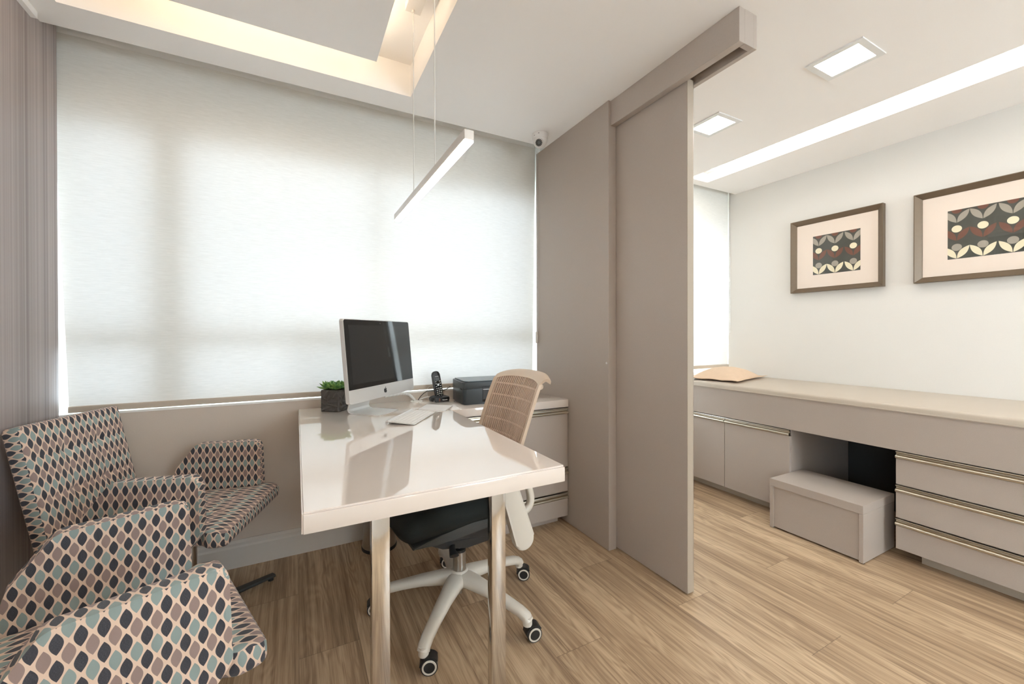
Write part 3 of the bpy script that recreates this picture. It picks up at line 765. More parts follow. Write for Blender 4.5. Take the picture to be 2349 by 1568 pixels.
# ================================================================== OFFICE CHAIR
OC = (.625, 1.617, 0); ORZ = math.pi + .07
oc = thing('office_chair', 'office chair with slatted beige back and white star base tucked behind the desk', 'office chair', OC, ORZ)
def L_(x, y, z): return (x, y, z)
def back_c(z):   # local x of the back's centre line for height z
    ks = [(.44, -.075), (.50, -.100), (.60, -.128), (.72, -.167), (.82, -.203), (.905, -.236), (.945, -.256), (.98, -.275)]
    for (za, xa), (zb, xb) in zip(ks, ks[1:]):
        if z <= zb: return xa + (xb - xa) * (z - za) / (zb - za)
    return ks[-1][1]
def back_w(z): return .168 + .024 * math.sin(max(0, min(1, (z - .44) / .50)) * math.pi * .62)
def bp(s, z, off=0):   # point on the curved back, s in [-1,1]
    return Vector((back_c(z) - .032 + .034 * s * s - off, s * back_w(z), z))
def sheet(bm, svals, zvals, th, off=0):
    f = [[bm.verts.new(bp(s, z, off)) for s in svals] for z in zvals]; b = [[bm.verts.new(bp(s, z, off + th)) for s in svals] for z in zvals]
    n, m = len(zvals), len(svals)
    for i in range(n - 1):
        for j in range(m - 1):
            bm.faces.new((f[i][j], f[i][j + 1], f[i + 1][j + 1], f[i + 1][j])); bm.faces.new((b[i][j], b[i + 1][j], b[i + 1][j + 1], b[i][j + 1]))
    for i in range(n - 1):
        bm.faces.new((f[i][0], f[i + 1][0], b[i + 1][0], b[i][0])); bm.faces.new((f[i][-1], b[i][-1], b[i + 1][-1], f[i + 1][-1]))
    for j in range(m - 1):
        bm.faces.new((f[0][j], b[0][j], b[0][j + 1], f[0][j + 1])); bm.faces.new((f[-1][j], f[-1][j + 1], b[-1][j + 1], b[-1][j]))
def lin(a, b, n): return [a + (b - a) * k / n for k in range(n + 1)]
# frame: two sides, bottom, and a hooded top that curls backwards
bm = NB()
for sg in (-1, 1): sheet(bm, lin(.89 * sg, 1.0 * sg, 3), lin(.44, .938, 24), .016, 0)
sheet(bm, lin(-.86, .86, 24), lin(.44, .475, 2), .014)
# hood
nS = 36; prof = [(.942, 0, .99), (.948, 0, 1.0), (.952, .003, 1.0), (.964, .009, .995), (.971, .020, .985), (.972, .034, .98), (.968, .048, .98), (.958, .060, .985), (.948, .062, .98), (.954, .050, .96), (.960, .036, .95), (.955, .026, .94), (.950, .018, .93), (.945, .014, .93), (.942, .012, .93)]
rows = []
for z, off, sc in prof:
    row = []
    for k in range(nS + 1):
        s = -1 + 2 * k / nS
        arch = .011 - .018 * abs(s) ** 4.0 - .005 * s * s          # shoulders drop towards the sides
        p = bp(s * sc, z, off); zz = z + arch  + (.0 if z > .9 else .0)
        p = Vector((back_c(zz) - .032 + .034 * s * s - off, s * sc * back_w(zz), zz)); row.append(bm.verts.new(p))
    rows.append(row)
nr = len(rows)
for i in range(nr):
    a, b = rows[i], rows[(i + 1) % nr]
    for k in range(nS): bm.faces.new((a[k], a[k + 1], b[k + 1], b[k]))
bm.faces.new([r[0] for r in rows]); bm.faces.new([r[-1] for r in rows][::-1])
bk = link('back_frame', bm, M['beige_plastic'], oc, smooth=50, local=True)
bm = NB(); NSL = 25
for k in range(NSL):
    s0 = -.89 + 1.78 * (k + .23) / NSL; s1 = -.89 + 1.78 * (k + .77) / NSL; sm = (s0 + s1) / 2
    ztop = .961 - .018 * abs(sm) ** 4 - .005 * sm * sm
    sheet(bm, [s0, s1], lin(.47, ztop, 14), .005, .002)
link('back_slats', bm, M['beige_slat'], oc, local=True)
for zc in (.50, .55, .60, .652, .705, .757, .808, .862, .915):
    bm = NB(); sheet(bm, lin(-.895, .895, 30), [zc - .0036, zc + .0036], .006, .0035)
    link('cross_band', bm, M['beige_light'], oc, local=True)
# spine, lumbar bracket
bm = NB(); loft(bm, [(-.02, 0, .385), (-.10, 0, .40), (-.165, 0, .46), (-.20, 0, .58), (-.235, 0, .72), (-.285, 0, .86), (-.315, 0, .925)], [(.045, .016), (.045, .016), (.04, .014), (.032, .012), (.026, .010), (.024, .010), (.03, .008)], 14, power=3)
link('back_spine', bm, M['white_plastic'], oc, smooth=True, local=True)
for sg in (-1, 1):
    bm = NB(); cyl(bm, (-.282, sg * .150, .925), .013, -.010, .010, 20, axis=(.3, 1, 0)); loft(bm, [(-.285, sg * .15, .925), (-.30, sg * .08, .92), (-.30, 0, .915)], [(.007, .012)] * 3, 10)
    link('hanger_bracket', bm, M['beige_plastic'], oc, smooth=True, local=True)
# seat
bm = NB()
def seat_fn(bm, z_off_top, z_off_bot, scale=1.0, nose=True):
    nx_, ny_ = 30, 24; T = []; Bt = []
    for i in range(nx_ + 1):
        x = -.14 + (.476) * i / nx_; f = i / nx_; rt = []; rb = []
        for j in range(ny_ + 1):
            q = -1 + 2 * j / ny_; hw = .212 * (1 - .10 * (1 - f) ** 2) * scale
            e = min(1, (1 - abs(q)) / .10) if abs(q) > .9 else 1; ex = min(1, (1 - f) / .06, f / .05 + .0)
            rnd_ = math.sqrt(max(0, 1 - (1 - min(e, ex)) ** 2))
            dip = -.030 * max(0, (f - .72) / .28) ** 2 if nose else 0
            dipb = -.006 * max(0, (f - .6) / .4) ** 2
            top = z_off_top + dip - .03 * (1 - rnd_); bot = z_off_bot + dipb + .03 * (1 - rnd_)
            xx = -.14 + (x + .14) * (1 if scale == 1 else .985)
            cr = .06 * (abs(q) ** 6) * (1 if f > .9 else (f / .9) ** 8)
            rt.append(bm.verts.new((xx - cr * .6, q * hw, top))); rb.append(bm.verts.new((xx - cr * .6, q * hw, bot)))
        T.append(rt); Bt.append(rb)
    for i in range(nx_):
        for j in range(ny_):
            bm.faces.new((T[i][j], T[i + 1][j], T[i + 1][j + 1], T[i][j + 1])); bm.faces.new((Bt[i][j], Bt[i][j + 1], Bt[i + 1][j + 1], Bt[i + 1][j]))
        bm.faces.new((T[i + 1][0], T[i][0], Bt[i][0], Bt[i + 1][0])); bm.faces.new((T[i][-1], T[i + 1][-1], Bt[i + 1][-1], Bt[i][-1]))
    for j in range(ny_):
        bm.faces.new((T[0][j], T[0][j + 1], Bt[0][j + 1], Bt[0][j])); bm.faces.new((T[-1][j + 1], T[-1][j], Bt[-1][j], Bt[-1][j + 1]))
seat_fn(bm, .530, .432); link('seat_cushion', bm, M['black_fabric'], oc, smooth=60, local=True)
bm = NB(); pts = [(-.15, .445), (.06, .445), (.18, .430), (.285, .412), (.285, .402), (.20, .398), (.10, .403), (-.14, .42)]
prism(bm, pts, -.195, .195, 'y', .006, 3); link('seat_shell', bm, M['shell'], oc, smooth=40, local=True)
bm = NB(); pts = [(-.13, .418), (.19, .402), (.235, .388), (.16, .354), (.06, .332), (-.08, .338)]
prism(bm, round_poly(pts, .012, 3), -.15, .15, 'y', .01, 3); link('tilt_mechanism', bm, M['black'], oc, smooth=40, local=True)
bm = NB(); BO = Vector((.025, 0, 0)); cyl(bm, BO, .0135, .25, .365, 24); gl = link('gas_lift', bm, M['steel'], oc, smooth=True, local=True)
bm = NB(); cyl(bm, BO, .0265, .168, .245, 28); lathe(bm, BO, [(.0265, .245), (.0275, .246), (.0275, .256), (.020, .260), (.0136, .260)], 28, mi=1); link('lift_cover', bm, [M['steel'], M['black']], gl, smooth=True, local=True)
# star base
bm = NB(); lathe(bm, BO, [(0, .168), (.030, .170), (.040, .160), (.044, .135), (.040, .105), (.030, .098), (0, .098)], 36)
hub = link('base_hub', bm, M['white_plastic'], oc, smooth=True, local=True)
bm = NB(); cyl(bm, BO, .012, .070, .100, 16); link('hub_pin', bm, M['steel'], hub, smooth=True, local=True)
for k in range(5):
    wa = R(-132 + 72 * k); a = wa - ORZ
    c, s = math.cos(a), math.sin(a)
    pr = [(.015, .138, .034, .026), (.06, .137, .030, .024), (.14, .128, .024, .019), (.22, .112, .020, .016), (.275, .098, .0185, .016), (.298, .086, .018, .017), (.305, .072, .0175, .018)]
    bm = NB()
    RS = 1.085; P3 = [(BO.x + r_ * RS * c, r_ * RS * s, z) for r_, z, _, _ in pr]
    loft(bm, P3, [(w * 1.2, h * 1.08) for _, _, w, h in pr], 16, power=2.6)
    cyl(bm, (BO.x + .329 * c, .329 * s, 0), .0175, .058, .090, 20)
    lg = link('base_leg', bm, M['white_plastic'], oc, smooth=60, local=True)
    # caster, swivelled
    sw = wa + random.uniform(-.5, .5); 
    ph = R(-108 + 12 * math.sin(k * 2.1)) - ORZ            # wheel axle direction, roughly towards the camera
    ax = Vector((math.cos(ph), math.sin(ph), 0)); tr = Vector((-ax.y, ax.x, 0)) * (.020 if k < 4 else -.018)
    cc = Vector((BO.x + .331 * c, .331 * s, .0285)) + tr
    bm = NB(); cyl(bm, cc, .0285, -.021, .021, 28, axis=ax); cyl(bm, (cc.x - tr.x, cc.y - tr.y, 0), .010, .045, .064, 14)
    # hood over the wheels
    n = 14; ro = .033
    for i in range(n):
        t0 = math.pi * (.02 + .80 * i / n) ; t1 = math.pi * (.02 + .80 * (i + 1) / n); d0 = tr.normalized()
        def hp(t_, rr, sd): return cc + d0 * (-math.cos(t_) * rr) + Vector((0, 0, math.sin(t_) * rr)) + ax * sd
        vs = [bm.verts.new(hp(*q)) for q in ((t0, ro, -.019), (t1, ro, -.019), (t1, ro, .019), (t0, ro, .019), (t0, .026, -.019), (t1, .026, -.019), (t1, .026, .019), (t0, .026, .019))]
        for f in ((0, 1, 2, 3), (4, 7, 6, 5), (0, 4, 5, 1), (3, 2, 6, 7), (0, 3, 7, 4), (1, 5, 6, 2)): bm.faces.new([vs[z] for z in f])
    cs = link('caster', bm, M['black'], oc, smooth=50, local=True)
    for sd in (-1, 1):
        bm = NB(); lathe(bm, cc + ax * (sd * .0212), [(.0190, -.0005), (.0190, .0018), (.0240, .0018), (.0252, -.0005)], 32, ax * sd)
        link('wheel_ring', bm, M['white_plastic'], cs, smooth=True, local=True)
# armrests: folded-down paddle and loop bracket on each side
for sg in (-1, 1):
    y0 = .243 * sg; a = NB(); top = Vector((-.030, .64)); bot = Vector((-.118, .372)); r_ = .042
    d = (bot - top).normalized(); nrm = Vector((-d.y, d.x)); pts = []
    for k in range(13):
        t_ = math.pi * k / 12; pts.append(bot + nrm * (r_ * math.cos(t_)) + d * (r_ * math.sin(t_)))
    for k in range(13):
        t_ = math.pi * k / 12; pts.append(top - nrm * (r_ * .8 * math.cos(t_)) - d * (r_ * .8 * math.sin(t_)))
    prism(a, [tuple(p) for p in pts], y0 + sg * .012, y0 + sg * .042, 'y', .008, 4)
    link('armrest', a, M['white_plastic'], oc, smooth=40, local=True)
    lp = [(-.06, .585), (-.13, .60), (-.172, .575), (-.190, .53), (-.200, .485), (-.192, .455), (-.165, .437), (-.115, .425), (-.06, .42)]
    a = NB(); loft(a, spline([(p[0], y0 * .82, p[1]) for p in lp], 5), [(.014, .015)] * 60, 12, up=(0, 1, 0), power=3); link('arm_bracket', a, M['white_plastic'], oc, smooth=True, local=True)
# tilt lever under the seat
bm = NB(); loft(bm, [(.10, .10, .362), (.13, .17, .352), (.135, .20, .345)], [(.012, .007), (.012, .007), (.018, .008)], 10); link('tilt_lever', bm, M['black'], oc, smooth=True, local=True)

# waste bin under the desk
t = thing('waste_bin', 'small brushed steel waste bin on the floor under the desk', 'bin', (.395, 2.30, 0))
bm = NB(); lathe(bm, (.395, 2.30, 0), [(.0, .012), (.088, .012), (.0885, .018), (.076, .16), (.071, .26), (.068, .26), (.072, .16), (.083, .022), (0, .02)], 40); link('bin_body', bm, M['steel'], t, smooth=True)
bm = NB(); lathe(bm, (.395, 2.30, 0), [(0, 0), (.091, 0), (.092, .010), (.089, .016), (0, .016)], 40); link('base_ring', bm, M['black'], t, smooth=True)

# ================================================================== ON THE DESK
# computer: local frame u along the screen, n towards the user
mid = Vector((.377, 2.130, 0)); ang = R(45.6); ux = Vector((math.cos(ang), math.sin(ang), 0)); nx = Vector((math.sin(ang), -math.cos(ang), 0))
t = thing('computer', 'silver all-in-one desktop computer with a black glass screen', 'computer', (mid.x, mid.y, ZD), ang)
# thing-local axes: +X = ux, -Y = nx
TL = math.tan(R(5.4)); ZM = 1.0288 - ZD; HW, HZ = .2725, .190
def scr(u, z, n):   # local point; z measured from the middle of the panel, n towards the user
    return Vector((u, -(n - z * TL), ZM + z))
def plate(bm, out, n0, n1, mi=0, bev=0, seg=2):
    a = [bm.verts.new(scr(u, z, n1)) for u, z in out]; b = [bm.verts.new(scr(u, z, n0)) for u, z in out]
    fa = bm.faces.new(a); fb = bm.faces.new(b[::-1]); fs = [fa, fb]
    for k in range(len(out)): fs.append(bm.faces.new((a[k], b[k], b[(k + 1) % len(out)], a[(k + 1) % len(out)])))
    for f in fs: f.material_index = mi
    if bev: bmesh.ops.bevel(bm, geom=list(fa.edges), offset=bev, segments=seg, affect='EDGES')
rect = lambda a, b, c, d: [(a, c), (b, c), (b, d), (a, d)]
bm = NB(); plate(bm, round_poly(rect(-HW, HW, -HZ, HZ), .012, 5), -.010, .010, bev=.001, seg=1)
# bulged back
g0 = [(-.25, -.17), (.25, -.17), (.25, .17), (-.25, .17)]; o0 = round_poly(g0, .05, 5); o1 = round_poly([(-.15, -.12), (.15, -.12), (.15, .09), (-.15, .09)], .05, 5)
a = [bm.verts.new(scr(u, z, -.0101)) for u, z in o0]; b = [bm.verts.new(scr(u, z, -.035)) for u, z in o1]
for k in range(len(a)): bm.faces.new((a[k], a[(k + 1) % len(a)], b[(k + 1) % len(a)], b[k]))
bm.faces.new(b[::-1])
body = link('body', bm, M['alu'], t, smooth=40, local=True)
bm = NB(); plate(bm, round_poly(rect(-HW + .003, HW - .003, -HZ + .062, HZ - .003), [.0005, .0005, .010, .010], 5), .0098, .0118); gl = link('screen_glass', bm, M['black_gloss'], t, local=True)
bm = NB(); plate(bm, rect(-HW + .030, HW - .030, -HZ + .084, HZ - .027), .0117, .0121); link('display', bm, M['screen_dark'], gl, local=True)
# emblem on the chin
ap = [(0, .62), (.18, .80), (.42, .86), (.66, .78), (.84, .60), (.68, .44), (.62, .22), (.68, 0), (.90, -.16), (.76, -.50), (.54, -.78), (.34, -.84), (.14, -.76), (0, -.73), (-.14, -.76), (-.34, -.84), (-.56, -.74), (-.80, -.36), (-.88, .06), (-.82, .46), (-.60, .76), (-.34, .85), (-.14, .78)]
lf = [(-.02, .92), (.03, 1.16), (.16, 1.34), (.36, 1.44), (.36, 1.22), (.22, 1.02)]
bm = NB(); sc = .0125
for pl in (ap, lf): plate(bm, [(u * sc, -HZ + .029 + z * sc) for u, z in pl], .0098, .0112)
link('emblem', bm, M['print_dark'], body, local=True)
bm = NB(); plate(bm, [(.003 * math.cos(k), HZ - .015 + .003 * math.sin(k)) for k in [2 * math.pi * q / 10 for q in range(10)]], .0117, .0120); link('webcam', bm, M['lcd'], gl, local=True)
# foot: an L-shaped bent plate
pf = [(-.047, 0), (-.047, .0035), (.105, .0035), (.125, .008), (.135, .020), (.125, .05), (.080, .15), (.055, .20), (.051, .20), (.076, .15), (.119, .05), (.128, .020), (.120, .012), (.105, .0075)]
pf = [(-.047, .0), (.112, .0), (.130, .006), (.138, .020), (.130, .05), (.060, .20), (.055, .198), (.124, .05), (.131, .021), (.125, .0105), (.110, .0055), (-.047, .0045)]
bm = NB(); prism(bm, [(p[0], p[1]) for p in pf], -.082, .082, 'x'); link('stand', bm, M['alu'], t, smooth=40, local=True)

# keyboard
kc = Vector((.480, 1.915, ZD)); ka = math.atan2(.23, .163)
t = thing('keyboard', 'slim silver keyboard with white keys on the white desk', 'keyboard', tuple(kc), ka)
KL, KD = .290, .132
tl = math.atan2(.0105, KD)
TM = Matrix.Translation((0, 0, .0085)) @ Matrix.Rotation(tl, 4, 'X')
bm = NB(); prism(bm, round_poly([(-KL / 2, -KD / 2), (KL / 2, -KD / 2), (KL / 2, KD / 2), (-KL / 2, KD / 2)], .006, 4), -.0015, .0015, 'z'); bm.transform(TM); link('keyboard_tray', bm, M['alu'], t, local=True)
bm = NB(); cyl(bm, (-KL / 2, KD / 2 - .008, .0088), .0085, 0, KL, 24, axis=(1, 0, 0)); tube = link('battery_tube', bm, M['alu'], t, smooth=True, local=True)
bm = NB(); box(bm, (-KL / 2 - .0006, KD / 2 - .0125, .0080), (-KL / 2, KD / 2 - .0035, .0096)); link('battery_slot', bm, M['lcd'], tube, local=True)
kme = {}
def key(w, d, x, y):
    k = (round(w, 4), round(d, 4))
    if k not in kme:
        b_ = NB(); box(b_, (-w / 2, -d / 2, .0016), (w / 2, d / 2, .0034), .0008, 1); me = bpy.data.meshes.new('key'); b_.to_mesh(me); b_.free(); me.materials.append(M['key']); kme[k] = me
    o = bpy.data.objects.new('key', kme[k]); COL.objects.link(o); o.parent = t; o.matrix_local = TM @ Matrix.Translation((x, y, 0)); return o
rows_k = [(.010, [1] * 14), (.0158, [1] * 13 + [1.5]), (.0158, [1.5] + [1] * 13), (.0158, [1.75] + [1] * 11 + [1.75]), (.0158, [2.25] + [1] * 10 + [2.25]), (.0168, [1, 1, 1, 1.25, 5.1, 1.25, 1, 1, 1, 1])]
yk = KD / 2 - .024
for d, ws in rows_k:
    tot = sum(ws); unit = (KL - .012) / tot; x = -KL / 2 + .006
    for w in ws:
        key(w * unit - .0026, d, x + w * unit / 2, yk - d / 2); x += w * unit
    yk -= d + .0026
# trackpad
tc_ = Vector((.655, 2.110, ZD)); t = thing('trackpad', 'pale square trackpad on the desk next to the keyboard', 'trackpad', tuple(tc_), math.atan2(.141, .093))
bm = NB(); prism(bm, round_poly([(-.075, -.072), (.075, -.072), (.075, .072), (-.075, .072)], .006, 4), .0, .0042, 'z')
for v in bm.verts:
    if v.co.z > .002: v.co.z += (v.co.y + .072) * .030
link('touch_surface', bm, M['key'], t, local=True)
bm = NB(); cyl(bm, (-.068, .062, .0045), .0042, 0, .136, 16, axis=(1, 0, 0)); link('battery_tube', bm, M['alu'], t, smooth=True, local=True)

# succulent in a cube pot
pc = Vector((.180, 2.309, ZD)); pa = R(-38); t = thing('potted_succulent', 'green succulents in a dark embossed cube pot on the desk', 'plant', tuple(pc), pa)
bm = NB(); hw = .0505; hh = .110; n = 44
def relief(a, b):     # embossed leaf motif, a,b in [0,1]
    v = 0
    for (cx_, cy_, an, L_2, W_2) in ((.30, .80, 50, .30, .09), (.46, .78, 62, .34, .07), (.62, .45, 5, .30, .12), (.66, .30, -12, .34, .10), (.10, .42, -35, .26, .09), (.30, .14, 20, .34, .09), (.12, .66, -30, .26, .07), (.85, .80, 45, .28, .08), (.85, .12, 30, .25, .08), (.45, .05, 0, .25, .07)):
        c, s = math.cos(R(an)), math.sin(R(an)); x, y = a - cx_, b - cy_; p = (x * c + y * s) / L_2; q = (-x * s + y * c) / W_2
        d = 1 - p * p - abs(q)
        if d > 0: v = max(v, min(1, d * 3) * (.65 + .35 * math.cos(q * 6)))
    return v
rings_ = []
for f in range(4):
    A = R(90 * f); ca, sa = math.cos(A), math.sin(A); g = []
    for i in range(n + 1):
        row = []
        for j in range(n + 1):
            a_, b_ = i / n, j / n; e = min(a_, 1 - a_, b_, 1 - b_)
            ed = min(1, e / .06); out = hw - .003 * (1 - ed) ** 2 + .0048 * relief(a_, b_) * ed
            x, y = -hw + 2 * hw * a_, -out; lim = hw - .003 * (1 - min(1, min(b_, 1 - b_) / .05)) ** 2
            if e == 0: x = max(-lim, min(lim, x)); y = -(hw - .003)
            row.append(bm.verts.new((x * ca - y * sa, x * sa + y * ca, hh * b_)))
        g.append(row)
    for i in range(n):
        for j in range(n): bm.faces.new((g[i][j], g[i + 1][j], g[i + 1][j + 1], g[i][j + 1]))
bmesh.ops.remove_doubles(bm, verts=bm.verts, dist=.0008)
box(bm, (-.047, -.047, .001), (.047, .047, hh - .014))
for a_, b_ in (((-.0475, -.0475), (.0475, -.042)), ((-.0475, .042), (.0475, .0475)), ((-.0475, -.042), (-.042, .042)), ((.042, -.042), (.0475, .042))): box(bm, (*a_, hh - .02), (*b_, hh - .0008))
link('pot', bm, M['pot'], t, smooth=50, local=True)
bx('soil', (-.0419, -.0419, hh - .0135), (.0419, .0419, hh - .006), M['soil'], t, local=True)
def rosette(cx_, cy_, z, r, seed, tilt):
    rnd = random.Random(seed); bm = NB()
    for ring_, (cnt, el, ln) in enumerate(((9, 12, 1.0), (9, 32, .95), (8, 52, .8), (6, 68, .62), (4, 80, .45))):
        for k in range(cnt):
            az = 2 * math.pi * (k + .5 * (ring_ % 2)) / cnt + rnd.uniform(-.15, .15); e = R(el + rnd.uniform(-8, 8)); L = r * ln * rnd.uniform(.88, 1.08); w = L * .22; nn = 7; gr = []
            d = Vector((math.cos(az) * math.cos(e), math.sin(az) * math.cos(e), math.sin(e))); sd = Vector((-math.sin(az), math.cos(az), 0)); up = sd.cross(d) * -1
            if up.z < 0: up = -up
            for i in range(nn + 1):
                f = i / nn; wid = w * (math.sin(math.pi * min(1, f * .80 + .16)) ** .8) * (1 if f < .82 else max(.05, (1 - f) / .18)); th = wid * .42 + .0004
                c = d * (L * f) + up * (L * .16 * f * f) + Vector((cx_, cy_, z))
                gr.append([bm.verts.new(c + sd * (wid * math.cos(q)) + up * (th * math.sin(q))) for q in [2 * math.pi * m_ / 8 for m_ in range(8)]])
            for a__, b__ in zip(gr, gr[1:]):
                for m_ in range(8): bm.faces.new((a__[m_], a__[(m_ + 1) % 8], b__[(m_ + 1) % 8], b__[m_]))
            bm.faces.new(gr[0][::-1]); bm.faces.new(gr[-1])
    bm.transform(Matrix.Translation((cx_, cy_, z)) @ Matrix.Rotation(tilt, 4, 'Y') @ Matrix.Translation((-cx_, -cy_, -z)))
    return link('rosette', bm, M['succ'], t, smooth=70, local=True)
rosette(-.028, -.014, hh + .003, .056, 1, -.10); rosette(.016, -.022, hh + .002, .050, 2, .1); rosette(.030, .022, hh + .004, .054, 3, .12); rosette(-.010, .030, hh + .004, .047, 4, -.05)

# printer
pa = math.atan2(-.012, .129); c0 = Vector((.819, 2.136, ZC)); pw, pd, ph = .385, .245, .134
cu, su = math.cos(pa), math.sin(pa); pcx = c0 + Vector((cu, su, 0)) * (pw / 2) + Vector((-su, cu, 0)) * (pd / 2)
t = thing('printer', 'black inkjet printer on the worktop behind the office chair', 'printer', tuple(pcx), pa)
def rr(a, b, c, d, r): return round_poly([(a, c), (b, c), (b, d), (a, d)], r, 5)
bm = NB(); prism(bm, rr(-pw / 2, pw / 2, -pd / 2, pd / 2, .022), .004, .088, 'z', .0015, 1); prism(bm, rr(-pw / 2 + .01, pw / 2 - .01, -pd / 2 + .01, pd / 2 - .01, .018), 0, .004, 'z'); body = link('lower_body', bm, M['printer'], t, smooth=35, local=True)
bm = NB(); prism(bm, rr(-pw / 2 - .001, pw / 2 + .001, -pd / 2 - .001, pd / 2, .022), .0895, .126, 'z', .003, 2); up_ = link('scanner_unit', bm, M['printer'], t, smooth=35, local=True)
bm = NB(); prism(bm, [(-.165, -pd / 2 + .004), (.165, -pd / 2 + .004), (.182, -pd / 2 + .03), (.182, pd / 2 - .02), (.150, pd / 2 - .006), (-.150, pd / 2 - .006), (-.182, pd / 2 - .02), (-.182, -pd / 2 + .03)], .1262, .1325, 'z', .0015, 1); lid = link('scanner_lid', bm, M['printer_lid'], t, smooth=35, local=True)
bm = NB(); box(bm, (-.08, -pd / 2 - .0035, .028), (.150, -pd / 2 - .0008, .100), .0012, 1); cp = link('control_panel', bm, M['black'], t, smooth=35, local=True)
bx('panel_trim', (-.078, -pd / 2 - .0045, .083), (.148, -pd / 2 - .0035, .0855), M['alu'], cp, local=True)
bx('tray_opening', (-.08, -pd / 2 - .0020, .014), (.150, -pd / 2 - .0006, .028), M['shadow_gap'], cp, local=True)
bx('panel_button', (-.030, -pd / 2 - .0048, .059), (-.018, -pd / 2 - .0034, .067), M['print_white'], cp, bev=.0005, local=True)
bx('panel_button', (.002, -pd / 2 - .0048, .060), (.009, -pd / 2 - .0034, .067), M['green_led'], cp, bev=.0005, local=True)
bx('panel_button', (.022, -pd / 2 - .0048, .062), (.032, -pd / 2 - .0034, .066), M['lcd'], cp, bev=.0005, local=True)
bx('side_vent', (-pw / 2 - .0012, -pd / 2 + .028, .082), (-pw / 2 + .001, -pd / 2 + .062, .0905), M['shadow_gap'], body, local=True)
bx('lid_badge', (-.06, -.045, .1326), (.03, -.035, .1328), M['lcd'], lid, local=True)

# cordless telephone: charging base and handset
pb = Vector((.752, 2.352, ZC)); t = thing('phone_charger', 'black charging base of the cordless phone on the worktop', 'charger', tuple(pb), R(12))
out = round_poly([(-.052, -.036), (.050, -.036), (.056, .0), (.048, .040), (-.048, .040), (-.058, .0)], .018, 5)
bm = NB(); a = [bm.verts.new((x, y, 0)) for x, y in out]; b = [bm.verts.new((x * 1.05, y * 1.05, .016)) for x, y in out]; c = [bm.verts.new((x * .98, y * .98, .026)) for x, y in out]; d = [bm.verts.new((x * .6, y * .6 + .004, .033)) for x, y in out]
for p, q in ((a, b), (b, c), (c, d)):
    for k in range(len(out)): bm.faces.new((p[k], p[(k + 1) % len(out)], q[(k + 1) % len(out)], q[k]))
bm.faces.new(a[::-1]); bm.faces.new(d); link('cradle', bm, M['black'], t, smooth=50, local=True)
def text(s, size, mx, m, parent, name='lettering', ext=.0002):
    cu_ = bpy.data.curves.new(name, 'FONT'); cu_.body = s; cu_.size = size; cu_.extrude = ext; cu_.align_x = 'CENTER'; cu_.materials.append(m); cu_.resolution_u = 3
    tmp = bpy.data.objects.new(name, cu_); COL.objects.link(tmp); bpy.context.view_layer.update()
    me = bpy.data.meshes.new_from_object(tmp.evaluated_get(bpy.context.evaluated_depsgraph_get())); bpy.data.objects.remove(tmp)
    if not me.materials: me.materials.append(m)
    o = bpy.data.objects.new(name, me); COL.objects.link(o); o.parent = parent; o.matrix_local = mx; return o
RX = Matrix.Rotation(math.pi / 2, 4, 'X')
text('Panasonic', .0085, Matrix.Translation((.015, -.0388, .008)) @ RX, M['print_white'], t, ext=.0008)
bx('sticker', (-.052, -.0300, .004), (-.0530, -.014, .017), M['print_white'], t, local=True)
bx('indicator_lens', (-.024, -.0385, .004), (-.017, -.0365, .021), M['art_brown'], t, local=True)
# handset, leaning back slightly, facing the camera side
hb = Vector((.748, 2.344, ZC + .034)); t = thing('phone_handset', 'black cordless phone handset standing upright in its charging base', 'phone', tuple(hb), R(10))
HM = Matrix.Rotation(R(-7), 4, 'Y') @ Matrix.Rotation(R(-8), 4, 'X')
bm = NB(); prism(bm, round_poly([(-.0215, -.012), (.0215, -.012), (.0235, .055), (.0225, .145), (-.0225, .145), (-.0235, .055)], [.006, .006, .02, .020, .020, .02], 6), -.011, .013, 'y', .005, 3); bm.transform(HM); hs_ = link('handset_body', bm, M['black'], t, smooth=40, local=True)
bx_ = lambda nm, a, b, m, par, bev=0: (lambda bm_: (box(bm_, a, b, bev, 1), bm_.transform(HM), link(nm, bm_, m, par, local=True))[2])(NB())
bx_('lcd_screen', (-.0135, -.0125, .089), (.0135, -.0108, .105), M['lcd'], hs_)
bm = NB(); prism(bm, round_poly([(-.019, .0), (.019, .0), (.020, .085), (-.020, .085)], .006, 3), -.0118, -.0105, 'y'); bm.transform(HM); link('keypad_panel', bm, M['black_gloss'], t, local=True)
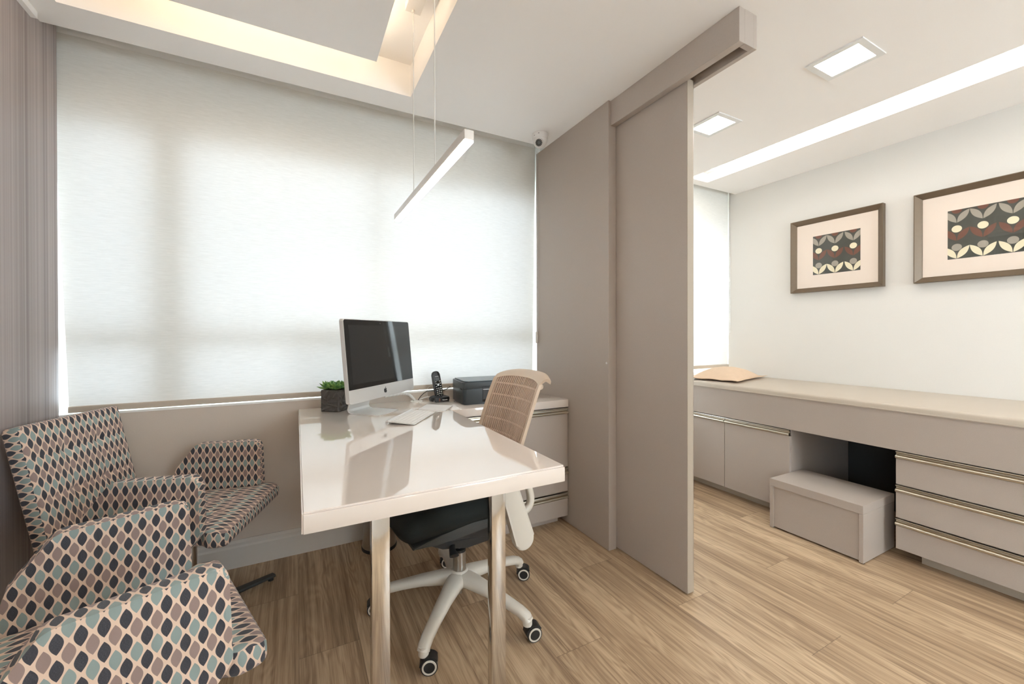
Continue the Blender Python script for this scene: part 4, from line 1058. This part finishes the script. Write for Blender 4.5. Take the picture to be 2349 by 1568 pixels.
bm = NB(); lathe(bm, Vector((0, -.0115, .064)), [(.0, .0022), (.006, .0022), (.0072, 0)], 20, (0, -1, 0)); bm.transform(HM); link('navigation_key', bm, M['alu'], t, smooth=True, local=True)
kb_me = None
def hkey(x, z, w=.0072, h=.0052):
    o = bx_('key', (x - w / 2, -.0134, z - h / 2), (x + w / 2, -.0117, z + h / 2), M['grey_key'], t, .0007); return o
for r_i in range(4):
    for c_i in range(3): hkey((c_i - 1) * .0125, .043 - r_i * .0108)
for x, z in ((-.0125, .083), (.0125, .083), (-.0135, .071), (.0135, .071), (-.0135, .056), (.0135, .056)): hkey(x, z, .0075, .0045)
hkey(-.006, .001, .006, .0026); hkey(.010, .001, .006, .0026)
text('Panasonic', .0058, HM @ Matrix.Translation((0, -.0113, .1115)) @ RX, M['print_white'], t)

# cables on the desk
def cable(name, pts, r, m, label, cat='cable'):
    bm = NB(); loft(bm, spline(pts, 8), r, 8); o = link(name, bm, m, smooth=True); tag(o, label, cat); return o
bm = NB(); P0 = spline([(.44, 2.375, .800), (.50, 2.382, .8035), (.545, 2.386, .806), (.578, 2.388, .797), (.602, 2.388, .775), (.612, 2.387, .7615)], 10)
rad = []
for k in range(len(P0)): rad.append((.0092 if (k // 2) % 2 == 0 else .0078,) * 2)
loft(bm, P0, rad, 12); o = link('cable_sleeve', bm, M['cable_white'], smooth=True); tag(o, 'white ribbed cable sleeve arching from behind the computer to the grommet', 'cable sleeve')
cable('power_cable', [(.632, 2.384, .762), (.655, 2.395, .785), (.69, 2.405, .806), (.735, 2.412, .806), (.775, 2.41, .80), (.815, 2.40, .815), (.835, 2.392, .83)], .0022, M['cable_black'], 'thin dark cable rising from the grommet behind the phone')
cable('phone_cable', [(.700, 2.405, .757), (.695, 2.416, .79), (.70, 2.420, .822), (.722, 2.422, .834), (.745, 2.42, .82), (.76, 2.42, .79), (.765, 2.420, .757)], .0016, M['cable_white'], 'thin white cable looped behind the phone base')
cable('adapter_cable', [(.640, 2.392, .762), (.665, 2.402, .768), (.695, 2.405, .772), (.72, 2.41, .770), (.75, 2.412, .764), (.80, 2.415, .762)], .0042, M['cable_white'], 'thick white cable running along the worktop to the grommet')
